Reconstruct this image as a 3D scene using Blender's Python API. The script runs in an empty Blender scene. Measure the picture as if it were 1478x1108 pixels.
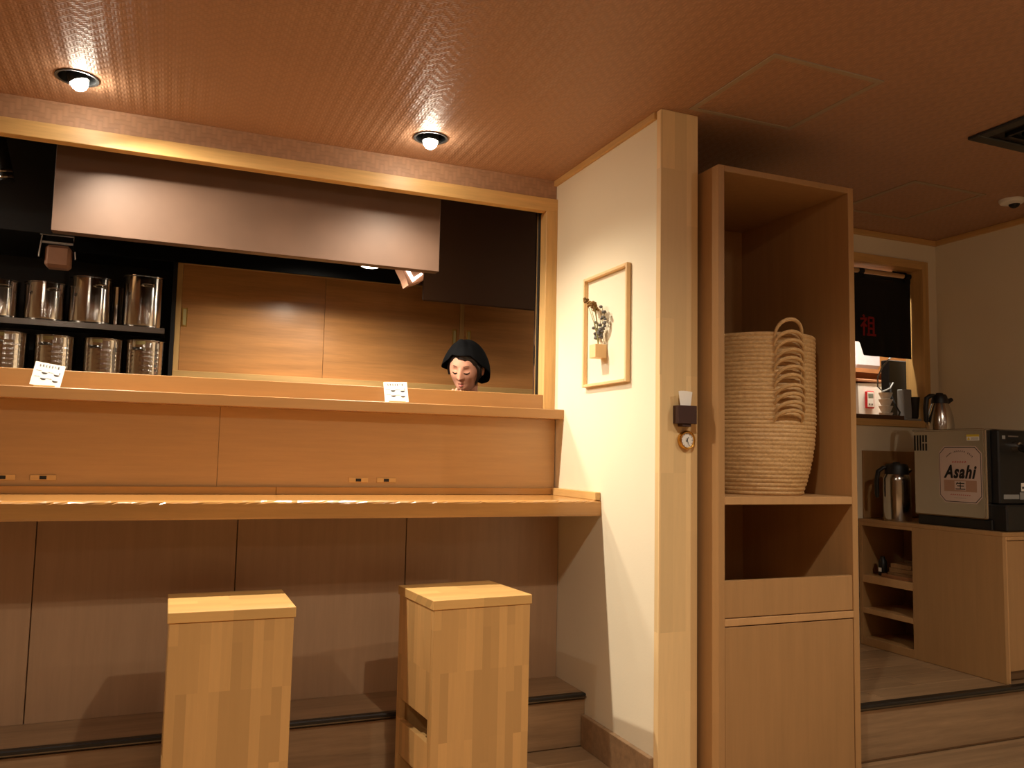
import bpy, bmesh, math, random
from mathutils import Vector, Matrix
random.seed(7)
PI = math.pi
S = bpy.context.scene
COL = S.collection

# ------------------------------------------------------------------ camera
YAW, PITCH, ROLL, FPX = 0.3902129, 0.0857508, 0.0205475, 1198.83
fw = Vector((math.sin(YAW)*math.cos(PITCH), math.cos(YAW)*math.cos(PITCH), math.sin(PITCH)))
rt = Vector((math.cos(YAW), -math.sin(YAW), 0)); up = rt.cross(fw)
r2 = math.cos(ROLL)*rt + math.sin(ROLL)*up; u2 = -math.sin(ROLL)*rt + math.cos(ROLL)*up
cam = bpy.data.cameras.new('camera'); camo = bpy.data.objects.new('camera', cam); COL.objects.link(camo)
cam.sensor_width = 36; cam.sensor_fit = 'HORIZONTAL'; cam.lens = 36*FPX/1478; cam.clip_start = 0.02
M3 = Matrix((r2, u2, -fw)).transposed()
camo.matrix_world = Matrix.Translation((0, 0, 1.15)) @ M3.to_4x4()
S.camera = camo
# ------------------------------------------------------------------ world, exposure
w = bpy.data.worlds.new('world'); S.world = w; w.use_nodes = True
w.node_tree.nodes['Background'].inputs[0].default_value = (0, 0, 0, 1)
w.node_tree.nodes['Background'].inputs[1].default_value = 0.0
vs = S.view_settings
vs.view_transform = 'Standard'; vs.look = 'None'; vs.gamma = 1; vs.use_curve_mapping = False
vs.exposure = 0.0
LAMP_COL = (1.0, 0.88, 0.71)
COUNTER_W = 28.0      # the two spots over the counter
ROOM_W = 13.0         # the other ceiling spots of the dining room
HOOD_W = 7.5         # lamps under the kitchen hood
PASS_W = 16.0

H = 2.418             # dining room ceiling
XW = 1.603            # partition face

# ------------------------------------------------------------------ materials
def lin(c):
    return tuple(((v/255)/12.92 if v/255 <= .04045 else ((v/255+.055)/1.055)**2.4) for v in c) + (1,)
class NT:
    def __init__(s, name):
        s.m = bpy.data.materials.new(name); s.m.use_nodes = True
        s.t = s.m.node_tree; s.b = s.t.nodes['Principled BSDF']
    def n(s, typ, **kw):
        k = s.t.nodes.new(typ)
        for a, v in kw.items(): setattr(k, a, v)
        return k
    def l(s, a, b): s.t.links.new(a, b)
    def math(s, op, a, b=None, c=None):
        k = s.n('ShaderNodeMath', operation=op)
        for i, v in enumerate((a, b, c)):
            if v is None: continue
            if isinstance(v, (int, float)): k.inputs[i].default_value = v
            else: s.l(v, k.inputs[i])
        return k.outputs[0]
    def mix(s, f, a, b):
        k = s.n('ShaderNodeMix', data_type='RGBA')
        for i, v in ((0, f), (6, a), (7, b)):
            if isinstance(v, (int, float)): k.inputs[i].default_value = v
            elif isinstance(v, tuple): k.inputs[i].default_value = v
            else: s.l(v, k.inputs[i])
        return k.outputs[2]
    def coord(s, which='Object'):
        return s.n('ShaderNodeTexCoord').outputs[which]
    def noise(s, vec, scale, detail=3, rough=.55):
        k = s.n('ShaderNodeTexNoise'); k.inputs['Scale'].default_value = scale
        k.inputs['Detail'].default_value = detail; k.inputs['Roughness'].default_value = rough
        s.l(vec, k.inputs['Vector']); return k.outputs['Fac']
    def mapping(s, vec, scale=(1, 1, 1), loc=(0, 0, 0), rot=(0, 0, 0)):
        k = s.n('ShaderNodeMapping'); k.inputs['Scale'].default_value = scale
        k.inputs['Location'].default_value = loc; k.inputs['Rotation'].default_value = rot
        s.l(vec, k.inputs['Vector']); return k.outputs[0]
    def bump(s, h, strength=.2, dist=.002):
        k = s.n('ShaderNodeBump'); k.inputs['Strength'].default_value = strength; k.inputs['Distance'].default_value = dist
        s.l(h, k.inputs['Height']); s.l(k.outputs[0], s.b.inputs['Normal'])
    def set(s, rough=.5, metal=0, spec=None, coat=0):
        s.b.inputs['Roughness'].default_value = rough; s.b.inputs['Metallic'].default_value = metal
        if spec is not None: s.b.inputs['Specular IOR Level'].default_value = spec
        if coat: s.b.inputs['Coat Weight'].default_value = coat; s.b.inputs['Coat Roughness'].default_value = .15
def plain(name, c, rough=.5, metal=0, var=.06, scale=40, coat=0, spec=None):
    k = NT(name); col = lin(c)
    f = k.noise(k.coord(), scale)
    d = tuple(v*(1-var*2) for v in col[:3]) + (1,)
    k.l(k.mix(f, d, tuple(min(1, v*(1+var)) for v in col[:3]) + (1,)), k.b.inputs['Base Color'])
    k.set(rough, metal, spec, coat); return k.m
def wood(name, c, dark=.72, axis='X', rough=.45, fine=1.0, coat=0, rand=.12):
    k = NT(name); col = lin(c)
    st = {'X': (.9, 14, 14), 'Y': (14, .9, 14), 'Z': (14, 14, .9)}[axis]
    info = k.n('ShaderNodeObjectInfo')
    off = k.n('ShaderNodeVectorMath', operation='SCALE'); off.inputs[0].default_value = (7, 13, 5)
    k.l(info.outputs['Random'], off.inputs['Scale'])
    add = k.n('ShaderNodeVectorMath', operation='ADD'); k.l(k.coord(), add.inputs[0]); k.l(off.outputs[0], add.inputs[1])
    v = k.mapping(add.outputs[0], st)
    f1 = k.noise(v, 2.2*fine, 4, .6)
    f2 = k.noise(v, 9*fine, 3, .7)
    f = k.math('ADD', k.math('MULTIPLY', f1, .7), k.math('MULTIPLY', f2, .3))
    r = k.n('ShaderNodeValToRGB'); r.color_ramp.elements[0].position = .32; r.color_ramp.elements[1].position = .68
    r.color_ramp.elements[0].color = tuple(a*dark for a in col[:3]) + (1,)
    r.color_ramp.elements[1].color = col
    k.l(f, r.inputs[0])
    hs = k.n('ShaderNodeHueSaturation'); k.l(r.outputs[0], hs.inputs['Color'])
    k.l(k.math('MULTIPLY_ADD', info.outputs['Random'], rand, 1-rand/2), hs.inputs['Value'])
    k.l(hs.outputs[0], k.b.inputs['Base Color'])
    k.bump(f, .12, .001); k.set(rough, coat=coat); return k.m
def staves(name, c, vertical=True, rough=.4, wdt=.042, length=.42, contrast=.25):
    # edge-glued, finger-jointed strips: flush, so only their colour differs
    k = NT(name); col = lin(c)
    sx = k.n('ShaderNodeSeparateXYZ'); k.l(k.coord(), sx.inputs[0])
    X, Y, Z = sx.outputs
    cb = k.n('ShaderNodeCombineXYZ')
    if vertical:
        k.l(Z, cb.inputs[0]); k.l(k.math('ADD', X, Y), cb.inputs[1]); g = (1.2, 16, 1)
    else:
        k.l(X, cb.inputs[0]); k.l(k.math('ADD', Y, Z), cb.inputs[1]); g = (1.2, 16, 1)
    b = k.n('ShaderNodeTexBrick'); b.offset = .37; b.offset_frequency = 3; b.squash = 1
    b.inputs['Scale'].default_value = 1; b.inputs['Mortar Size'].default_value = 0; b.inputs['Bias'].default_value = 0
    b.inputs['Brick Width'].default_value = length; b.inputs['Row Height'].default_value = wdt
    b.inputs['Color1'].default_value = tuple(a*(1-contrast) for a in col[:3]) + (1,)
    b.inputs['Color2'].default_value = tuple(min(1, a*(1+contrast*.5)) for a in col[:3]) + (1,)
    k.l(cb.outputs[0], b.inputs['Vector'])
    f = k.noise(k.mapping(cb.outputs[0], g), 5, 4, .6)
    k.l(k.mix(k.math('MULTIPLY', f, .35), b.outputs['Color'], tuple(a*.62 for a in col[:3]) + (1,)), k.b.inputs['Base Color'])
    k.bump(f, .08, .001); k.set(rough); return k.m
def weave(name, c, s=96, bump=.35, band=.5, lo=.72):
    # twill weave of flat bamboo strips, in columns of changing slope
    k = NT(name); col = lin(c)
    sx = k.n('ShaderNodeSeparateXYZ'); k.l(k.coord(), sx.inputs[0])
    u = k.math('MULTIPLY', sx.outputs[0], s)
    v = k.math('MULTIPLY', k.math('ADD', sx.outputs[1], sx.outputs[2]), s)
    fu, fv = k.math('FLOOR', u), k.math('FLOOR', v)
    col4 = k.math('FLOOR', k.math('DIVIDE', u, 4))
    sg = k.math('MULTIPLY_ADD', k.math('FLOORED_MODULO', col4, 2), 2, -1)
    p = k.math('GREATER_THAN', k.math('FLOORED_MODULO', k.math('ADD', k.math('MULTIPLY', fu, sg), fv), 4), 1.5)
    hu = k.math('SINE', k.math('MULTIPLY', k.math('FRACT', u), PI))
    hv = k.math('SINE', k.math('MULTIPLY', k.math('FRACT', v), PI))
    over = k.math('ADD', k.math('MULTIPLY', p, hu), k.math('MULTIPLY', k.math('SUBTRACT', 1, p), hv))
    wv = k.math('SINE', k.math('MULTIPLY', u, PI/2))
    n = k.noise(k.coord(), 7, 3); n2 = k.noise(k.mapping(k.coord(), (30, 90, 90)), 3, 2)
    cv = k.math('ADD', k.math('MULTIPLY', over, .25), k.math('ADD', k.math('MULTIPLY', p, .2), k.math('ADD', k.math('MULTIPLY', n, .3), k.math('MULTIPLY', n2, .3))))
    k.l(k.mix(cv, tuple(a*lo for a in col[:3]) + (1,), tuple(a*1.1 for a in col[:3]) + (1,)), k.b.inputs['Base Color'])
    k.bump(k.math('ADD', over, k.math('MULTIPLY', wv, band)), bump, .0016); k.set(.5, spec=.35); return k.m
def steel(name, c=(190, 186, 180), rough=.22, brush='Z', amt=.10):
    k = NT(name)
    st = {'X': (.6, 40, 40), 'Y': (40, .6, 40), 'Z': (40, 40, .6)}[brush]
    f = k.noise(k.mapping(k.coord(), st), 6, 3)
    k.b.inputs['Base Color'].default_value = lin(c)
    k.l(k.math('MULTIPLY_ADD', f, amt*2, rough-amt), k.b.inputs['Roughness'])
    if name == 'pot_steel': k.bump(k.noise(k.mapping(k.coord(), (26, 26, 1.2)), 1.5, 2), .35, .004)
    k.b.inputs['Metallic'].default_value = 1; return k.m
def emit(name, c, e):
    k = NT(name); k.b.inputs['Base Color'].default_value = lin((255, 255, 255))
    k.b.inputs['Emission Color'].default_value = c + (1,); k.b.inputs['Emission Strength'].default_value = e
    return k.m
def straw(name, c):
    k = NT(name); col = lin(c)
    f = k.noise(k.mapping(k.coord(), (30, 30, 60)), 2.5, 4, .7)
    f2 = k.noise(k.coord(), 120, 2)
    k.l(k.mix(f, tuple(a*.38 for a in col[:3]) + (1,), tuple(min(1, a*1.3) for a in col[:3]) + (1,)), k.b.inputs['Base Color'])
    k.bump(f2, .5, .002); k.set(.55); return k.m
def plaster(name, c):
    k = NT(name); col = lin(c)
    f = k.noise(k.coord(), 160, 3); g = k.noise(k.coord(), 3, 2)
    k.l(k.mix(g, tuple(a*.94 for a in col[:3]) + (1,), col), k.b.inputs['Base Color'])
    k.bump(f, .25, .001); k.set(.85); return k.m

MT = dict(
    weave=weave('woven_bamboo', (176, 136, 108), bump=.45, band=.9),
    soffit=weave('woven_bamboo_band', (184, 142, 110), s=52, bump=.25, band=.0, lo=.65),
    plaster=plaster('cream_plaster', (236, 224, 196)),
    plaster_warm=plaster('room_plaster', (205, 178, 140)),
    pine=wood('pale_pine', (222, 178, 112), axis='X'),
    pine_z=wood('pale_pine_upright', (222, 178, 112), axis='Z'),
    pine_y=wood('pale_pine_deep', (222, 178, 112), axis='Y'),
    post=staves('post_strips', (240, 206, 150), True, wdt=.052, length=.55, contrast=.14),
    stool_v=staves('stool_strips', (212, 166, 104), True, wdt=.030, length=.22, contrast=.22),
    stool_h=staves('stool_seat_strips', (220, 174, 106), False, wdt=.045, length=.26, contrast=.22),
    cabinet=wood('cabinet_veneer', (178, 136, 88), axis='Z', dark=.86, rough=.42),
    cabinet_edge=wood('cabinet_edge', (196, 152, 102), axis='Z', dark=.88, rough=.42),
    lowpanel=wood('grey_brown_veneer', (180, 146, 114), axis='Z', dark=.86, rough=.35, rand=.04),
    uppanel=wood('amber_veneer', (194, 152, 100), axis='X', dark=.86, rough=.35, fine=1.3, rand=.04),
    counter=wood('oiled_counter', (190, 138, 76), axis='X', dark=.8, rough=.25, coat=.3),
    ledge=wood('ledge_wood', (172, 126, 74), axis='X', dark=.86, rough=.35),
    door=wood('sliding_door_veneer', (210, 150, 90), axis='X', dark=.66, rough=.28, fine=.8, coat=.2, rand=.05),
    floor=wood('dark_floor', (174, 140, 104), axis='X', dark=.6, rough=.42, rand=.3),
    nosing=plain('nosing_rubber', (32, 27, 22), .45),
    nosing_metal=steel('nosing_metal', (120, 112, 98), .35, 'X'),
    hood=plain('hood_brown', (112, 86, 69), .45, .15, var=.18, scale=4),
    duct=plain('duct_brown', (92, 66, 48), .45, .3, var=.05, scale=3),
    black=plain('matt_black', (17, 17, 18), .45),
    shadeblack=plain('hood_shade_black', (7, 7, 7), .9, spec=.1),  # shade put into the colour: keeps the hood inside dark beside its lamp
    darkwall=plain('dark_kitchen_wall', (46, 46, 48), .4, .2, var=.15, scale=3),
    kitchenfloor=plain('kitchen_floor', (70, 66, 60), .6),
    steel=steel('stainless', rough=.18, amt=.06), pot=steel('pot_steel', (205, 200, 194), .13, 'Z', .06),
    shelfsteel=steel('shelf_steel', (150, 146, 142), .3, 'X'),
    brass=steel('brass', (214, 176, 96), .3, 'Z'),
    gold=steel('gold_rim', (220, 170, 84), .22, 'Z'),
    white=plain('white_paper', (244, 240, 232), .6, var=.02),
    whitep=plain('white_plastic', (232, 228, 220), .4, var=.02),
    grey=plain('grey_plastic', (150, 152, 152), .5, var=.03),
    ink=plain('grey_ink', (120, 112, 104), .7),
    inkdark=plain('dark_ink', (60, 52, 46), .7),
    blackink=plain('black_ink', (14, 12, 12), .6),
    redink=plain('red_ink', (186, 52, 44), .6),
    pinkplate=plain('pale_label', (206, 182, 168), .4, var=.02),
    tan=plain('tan_band', (176, 136, 112), .5, var=.02),
    yellow=plain('yellow_print', (224, 196, 60), .5),
    tape=plain('cream_tape', (196, 180, 120), .6),
    brownplastic=plain('dark_brown_box', (58, 30, 24), .5),
    alu=plain('hatch_frame', (166, 146, 120), .6),
    straw=straw('straw', (214, 172, 116)),
    skin=plain('skin', (206, 148, 122), .5, var=.03, scale=60),
    lip=plain('lip', (176, 92, 82), .45),
    hair=plain('hair', (30, 20, 16), .4),
    cloth=plain('black_cloth', (10, 10, 12), .9, var=.1, spec=.12),
    norencloth=plain('noren_cloth', (13, 13, 15), .9),
    redprint=plain('red_print', (150, 28, 30), .8),
    redplastic=plain('red_plastic', (196, 34, 36), .35),
    lcd=plain('lcd', (128, 134, 120), .3),
    salmon=plain('tan_block', (196, 146, 118), .6),
    stem=plain('dry_stem', (132, 124, 70), .7),
    blossom=plain('dry_blossom', (136, 100, 44), .8, var=.2),
    leaf=plain('grey_leaf', (104, 100, 96), .8, var=.2),
    rod=wood('bamboo_rod', (206, 170, 124), axis='X'),
    tray=wood('brown_tray', (104, 68, 44), axis='X', rough=.3),
    glow=emit('lamp_glow', (1, .88, .70), 150.0),
    glowfaint=emit('fitting_glow', (1, .92, .8), 2.2),
    glowsoft=emit('hood_lamp_glow', (1, .9, .76), 14.0),
    can=plain('lamp_can', (60, 62, 64), .4, .5),
    carton=plain('carton', (150, 112, 70), .7, var=.2, scale=60),
    lilac=plain('pale_cloth', (200, 196, 206), .8),
    brownbox=plain('brown_board', (150, 100, 62), .6),
)
# ------------------------------------------------------------------ mesh helpers
def box(bm, x0, x1, y0, y1, z0, z1, bev=0.0, seg=1):
    vs_ = [bm.verts.new(p) for p in ((x0,y0,z0),(x1,y0,z0),(x1,y1,z0),(x0,y1,z0),(x0,y0,z1),(x1,y0,z1),(x1,y1,z1),(x0,y1,z1))]
    fs = [bm.faces.new([vs_[i] for i in f]) for f in ((3,2,1,0),(4,5,6,7),(0,1,5,4),(1,2,6,5),(2,3,7,6),(3,0,4,7))]
    if bev:
        es = list({e for f in fs for e in f.edges})
        bmesh.ops.bevel(bm, geom=es, offset=bev, segments=seg, affect='EDGES', clamp_overlap=True)
def B(*boxes, bev=0.0015):
    bm = bmesh.new()
    for b in boxes: box(bm, *b, bev=bev)
    return bm
def tube(bm, pts, r, seg=8, cap=True):
    pts = [Vector(p) for p in pts]; n = len(pts)
    rs = r if isinstance(r, (list, tuple)) else [r]*n
    t0 = (pts[1]-pts[0]).normalized()
    a = t0.orthogonal().normalized(); rings = []
    for i, p in enumerate(pts):
        t = (pts[min(i+1, n-1)]-pts[max(i-1, 0)]).normalized()
        a = (a - t*a.dot(t)).normalized(); b = t.cross(a)
        rings.append([bm.verts.new(p + rs[i]*(math.cos(2*PI*k/seg)*a + math.sin(2*PI*k/seg)*b)) for k in range(seg)])
    for i in range(n-1):
        for k in range(seg):
            bm.faces.new((rings[i][k], rings[i][(k+1) % seg], rings[i+1][(k+1) % seg], rings[i+1][k]))
    if cap:
        bm.faces.new(rings[0][::-1]); bm.faces.new(rings[-1])
def lathe(bm, prof, seg=40, c=(0, 0, 0), cap=True):
    rings = []
    for r, z in prof:
        rings.append([bm.verts.new((c[0]+r*math.cos(2*PI*k/seg), c[1]+r*math.sin(2*PI*k/seg), c[2]+z)) for k in range(seg)])
    for i in range(len(rings)-1):
        for k in range(seg):
            bm.faces.new((rings[i][k], rings[i][(k+1) % seg], rings[i+1][(k+1) % seg], rings[i+1][k]))
    if cap:
        bm.faces.new(rings[0][::-1]); bm.faces.new(rings[-1])
def ball(bm, c, r, sx=1, sy=1, sz=1, u=12, v=8):
    m = Matrix.Translation(c) @ Matrix.Diagonal((r*sx, r*sy, r*sz, 1))
    bmesh.ops.create_uvsphere(bm, u_segments=u, v_segments=v, radius=1, matrix=m)
def quad(bm, *pts): bm.faces.new([bm.verts.new(p) for p in pts])
def prism(bm, pts, d):
    # polygon pts extruded by vector d
    d = Vector(d); a = [bm.verts.new(p) for p in pts]; b = [bm.verts.new(Vector(p)+d) for p in pts]
    n = len(pts); bm.faces.new(a[::-1]); bm.faces.new(b)
    for i in range(n): bm.faces.new((a[i], a[(i+1) % n], b[(i+1) % n], b[i]))
def obj(name, bm, mat, parent=None, smooth=False, label=None, local=False):
    if parent is not None and not local:
        o_ = Vector((0, 0, 0)); p = parent
        while p is not None: o_ += p.location; p = p.parent
        bmesh.ops.translate(bm, vec=-o_, verts=bm.verts)
    bmesh.ops.recalc_face_normals(bm, faces=bm.faces)
    me = bpy.data.meshes.new(name); bm.to_mesh(me); bm.free()
    me.materials.append(MT[mat] if isinstance(mat, str) else mat)
    if smooth:
        for p in me.polygons: p.use_smooth = True
        me.set_sharp_from_angle(angle=math.radians(38))
    o = bpy.data.objects.new(name, me); COL.objects.link(o)
    if parent is not None: o.parent = parent
    if label: o['label'] = label
    return o
def center(o):
    # put a top-level mesh's origin at its base centre
    me = o.data; xs = [v.co for v in me.vertices]
    c = Vector(((min(v.x for v in xs)+max(v.x for v in xs))/2, (min(v.y for v in xs)+max(v.y for v in xs))/2, min(v.z for v in xs)))
    me.transform(Matrix.Translation(-c)); o.location = o.location + c; return o
def tag(o, label, cat, group=None):
    o['label'] = label; o['category'] = cat
    if group: o['group'] = group
    return o
def thing(name, label, cat, loc, group=None):
    o = bpy.data.objects.new(name, None); COL.objects.link(o); o.location = loc; o.empty_display_size = .05
    return tag(o, label, cat, group)
def struct(name, bm, mat, label=None, parent=None, smooth=False):
    o = obj(name, bm, mat, parent, smooth)
    if parent is None:
        o['kind'] = 'structure'
        if label: o['label'] = label
    return o
def dup(root):
    r = root.copy(); COL.objects.link(r)
    for ch in root.children:
        c = ch.copy(); COL.objects.link(c); c.parent = r
        for g in ch.children:
            d = g.copy(); COL.objects.link(d); d.parent = c
    return r

# ================================================================== ROOM SHELL
XL, XR, YB = -2.8, 4.0, -2.6
LAMPS = [(-.355, 3.14), (.915, 3.14)]
def ceiling_mesh():
    bm = bmesh.new()
    outer = [bm.verts.new(p) for p in ((XL, YB, H), (XR, YB, H), (XR, 3.4, H), (XL, 3.4, H))]
    es = [bm.edges.new((outer[i], outer[(i+1) % 4])) for i in range(4)]
    for cx_, cy_ in LAMPS + ROOM_LAMPS:
        ring = [bm.verts.new((cx_+.062*math.cos(2*PI*k/28), cy_+.062*math.sin(2*PI*k/28), H)) for k in range(28)]
        es += [bm.edges.new((ring[k], ring[(k+1) % 28])) for k in range(28)]
    bmesh.ops.triangle_fill(bm, use_beauty=True, edges=es)
    g = bmesh.ops.extrude_face_region(bm, geom=list(bm.faces))
    bmesh.ops.translate(bm, vec=(0, 0, .012), verts=[v for v in g['geom'] if isinstance(v, bmesh.types.BMVert)])
    return bm
ROOM_LAMPS = [(.95, 1.25), (-.9, 1.15), (2.5, 1.0), (.75, -1.3), (-1.2, -1.3), (2.9, -1.0)]
struct('ceiling', ceiling_mesh(), 'weave', 'brown woven bamboo ceiling')
struct('wall_left', B((XL-.1, XL, YB-.1, 5.0, -.1, 2.7), bev=0), 'plaster_warm', 'cream plaster wall')
struct('wall_back', B((XL, 4.1, YB-.1, YB, -.1, 2.45), bev=0), 'plaster_warm', 'cream plaster wall')
struct('wall_right', B((XR, XR+.1, YB, 3.5, -.1, 2.45), bev=0), 'plaster', 'cream plaster wall beside the drink machine')
# partition with picture
struct('wall_partition', B((XW, 1.752, 2.53, 3.4, 0, H), bev=0), 'plaster', 'cream plaster partition at the counter end')
# far wall with pass-through
WX0, WX1, WZ0, WZ1 = 3.25, 3.905, 1.375, 2.265
struct('wall_far', B((1.605, WX0, 3.4, 3.5, 0, 2.43), (WX1, 4.0, 3.4, 3.5, 0, 2.43), (WX0, WX1, 3.4, 3.5, 0, WZ0), (WX0, WX1, 3.4, 3.5, WZ1, 2.43), bev=0),
       'plaster', 'cream plaster wall with kitchen pass-through')
# soffit over the counter opening
struct('wall_soffit', B((XL, XW, 3.4, 3.46, 2.325, 2.60), bev=0), 'soffit', 'woven bamboo band above the kitchen opening')
struct('trim_1', B((XL, XW, 3.385, 3.432, 2.268, 2.328)), 'pine', 'pale wooden header beam over the kitchen opening')
struct('trim_2', B((1.547, XW, 3.385, 3.45, 1.355, 2.268)), 'pine_z', 'pale wooden jamb of the kitchen opening')
struct('trim_3', B((1.588, XW, 2.54, 3.4, H-.026, H)), 'pine_y', 'thin wooden cornice on the partition')
struct('trim_4', B((1.752, XR, 3.385, 3.4, H-.03, H)), 'pine', 'thin wooden cornice on the far wall')
struct('trim_5', B((XR-.015, XR, YB, 3.385, H-.03, H)), 'pine_y', 'thin wooden cornice on the right wall')
struct('trim_6', B((1.596, 1.755, 2.506, 2.536, 0, H)), 'post', 'pale laminated wooden post at the partition end')
struct('baseboard_partition', B((XW-.02, XW, 2.54, 3.05, 0, .123)), 'floor', 'brown wooden skirting board')
# counter wall
wl = struct('wall_counter', B((XL, XW, 3.345, 3.40, .2, .915), bev=0), 'lowpanel', 'wooden wall under the counter')
wu = struct('wall_counter_upper', B((XL, XW, 3.386, 3.40, .915, 1.312), bev=0), 'lowpanel', 'wooden wall between counter and ledge')
xs = [-2.4, -1.735, -1.07, -.406, .259, .916, XW]
for a, b_ in zip(xs, xs[1:]):
    obj('panel', B((a+.0018, b_-.0018, 3.325, 3.345, .203, .916), bev=.0012), 'lowpanel', wl)
for a, b_ in ((-2.4, -1.13), (-1.13, .179), (.179, XW-.004)):
    obj('panel', B((a+.0006, b_-.0006, 3.37, 3.385, .98, 1.313), bev=.0005), 'uppanel', wu)
# floors
fl = struct('floor', B((XL, XR, YB, 3.4, -.1, -.012), bev=0), 'floor', 'dark wooden plank floor')
def planks(parent, x0, x1, y0, y1, z, wd=.15, ln=1.3, th=.012):
    y, r = y1, 0
    while y > y0+.01:
        ya = max(y0, y-wd); x = x0 - (r % 3)*ln/3
        while x < x1:
            a, b_ = max(x, x0), min(x+ln, x1)
            if b_-a > .02: obj('plank', B((a+.0006, b_-.0006, ya+.0006, y-.0006, z-th, z), bev=.001), 'floor', parent)
            x += ln
        y = ya; r += 1
planks(fl, XL, XR, 1.15, 2.50, 0); planks(fl, XL, 2.40, 2.50, 3.055, 0)
fm = obj('plank', B((XL, XR, YB, 1.15, -.012, -.0005), bev=0), 'floor', fl)
st = struct('floor_step', B((XL, XW, 3.07, 3.345, -.01, .192), bev=0), 'floor', 'dark wooden step under the counter')
obj('tread', B((XL, XW, 3.066, 3.325, .192, .204)), 'floor', st)
obj('riser', B((XL, XW, 3.058, 3.07, 0, .180)), 'floor', st)
obj('nosing', B((XL, XW, 3.045, 3.075, .186, .2065), bev=.004), 'nosing', st)
obj('nosing_strip', B((XL, XW, 3.0435, 3.046, .190, .194), bev=0), 'nosing_metal', st)
sr = struct('floor_raised', B((2.41, XR, 2.555, 3.4, -.01, .197), bev=0), 'floor', 'raised dark wooden floor beside the tall cabinet')
planks(sr, 2.412, XR, 2.57, 3.4, .2095, wd=.14, ln=.9)
obj('riser', B((2.41, XR, 2.545, 2.557, 0, .19)), 'floor', sr)
obj('nosing', B((2.41, XR, 2.532, 2.572, .190, .2115), bev=.004), 'nosing', sr)
obj('nosing_strip', B((2.41, XR, 2.5305, 2.533, .196, .2005), bev=0), 'nosing_metal', sr)
# kitchen shell
struct('wall_kitchen_back', B((XL, 6.0, 4.9, 5.0, 0, 2.7), bev=0), 'darkwall', 'dark kitchen back wall')
struct('wall_kitchen_right', B((6.0, 6.1, 3.4, 5.0, 0, 2.7), bev=0), 'plaster_warm', 'kitchen end wall')
struct('wall_kitchen_front', B((4.1, 6.0, 3.4, 3.5, 0, 2.7), bev=0), 'plaster_warm', 'kitchen front wall')
struct('ceiling_kitchen', B((XL, 6.0, 3.46, 4.9, 2.6, 2.65), bev=0), 'black', 'dark kitchen ceiling')
struct('floor_kitchen', B((XL, 6.0, 3.5, 4.9, .05, .15), bev=0), 'kitchenfloor', 'grey kitchen floor')

# ================================================================== COUNTER
ct = thing('dining_counter', 'long thick wooden dining counter with a glossy wavy front edge', 'counter', (.0, 3.15, .916))
bm = bmesh.new(); n = 220; rings = []
for i in range(n+1):
    x = XL + (XW-XL)*i/n
    wv = .0022*math.sin(x*41)+.0016*math.sin(x*97+1)+.0012*math.sin(x*173)
    rings.append([bm.verts.new(p) for p in ((x, 2.943, .918), (x, 2.9405, .926), (x, 2.9405, .970+wv), (x, 2.944+wv, .9755+wv*.5), (x, 2.955+wv*1.5, .980), (x, 3.3695, .980), (x, 3.3695, .918))])
for i in range(n):
    for k in range(7): bm.faces.new((rings[i][k], rings[i][(k+1) % 7], rings[i+1][(k+1) % 7], rings[i+1][k]))
bm.faces.new(rings[0]); bm.faces.new(rings[-1][::-1])
obj('worktop', bm, 'counter', ct)
for a, b_ in ((XL, -1.2), (-1.2, .397), (.397, XW-.002)):
    obj('back_strip', B((a+.0006, b_-.0006, 3.352, 3.3695, .980, 1.009)), 'counter', ct)
obj('end_strip', B((XW-.024, XW-.001, 2.945, 3.354, .980, 1.011)), 'pine_y', ct)
tag(center(obj('serving_ledge', B((XL, XW, 3.288, 3.398, 1.313, 1.355), bev=.002), 'ledge')), 'long wooden serving ledge above the dining counter', 'ledge')
tag(center(obj('screen_board', B((XL, 1.547, 3.392, 3.425, 1.3555, 1.424), bev=.002), 'ledge')), 'low upright wooden board standing along the back of the serving ledge', 'board')
# outlets
for i, (x0, x1, lb) in enumerate(((-.535, -.452+.0, None), (-.444, -.361, None), (.681, .760, None), (.796, .876, None))):
    if i == 0: x0, x1 = -.568, -.488
    lbl = ('flat wooden socket plate with black port below the menu card beside the steel pots' if i < 2 else
           'flat wooden socket plate with black port below the menu card near the person')
    o = thing('socket_plate', lbl, 'socket', ((x0+x1)/2, 3.37, 1.028), 'counter sockets left' if i < 2 else 'counter sockets right')
    obj('plate', B((x0, x1, 3.366, 3.3705, 1.028, 1.048)), 'pine', o)
    m = (x0+x1)/2
    obj('port', B((m-.011, m+.011, 3.3645, 3.3665, 1.032, 1.044), bev=.0006), 'blackink', o)
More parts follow.
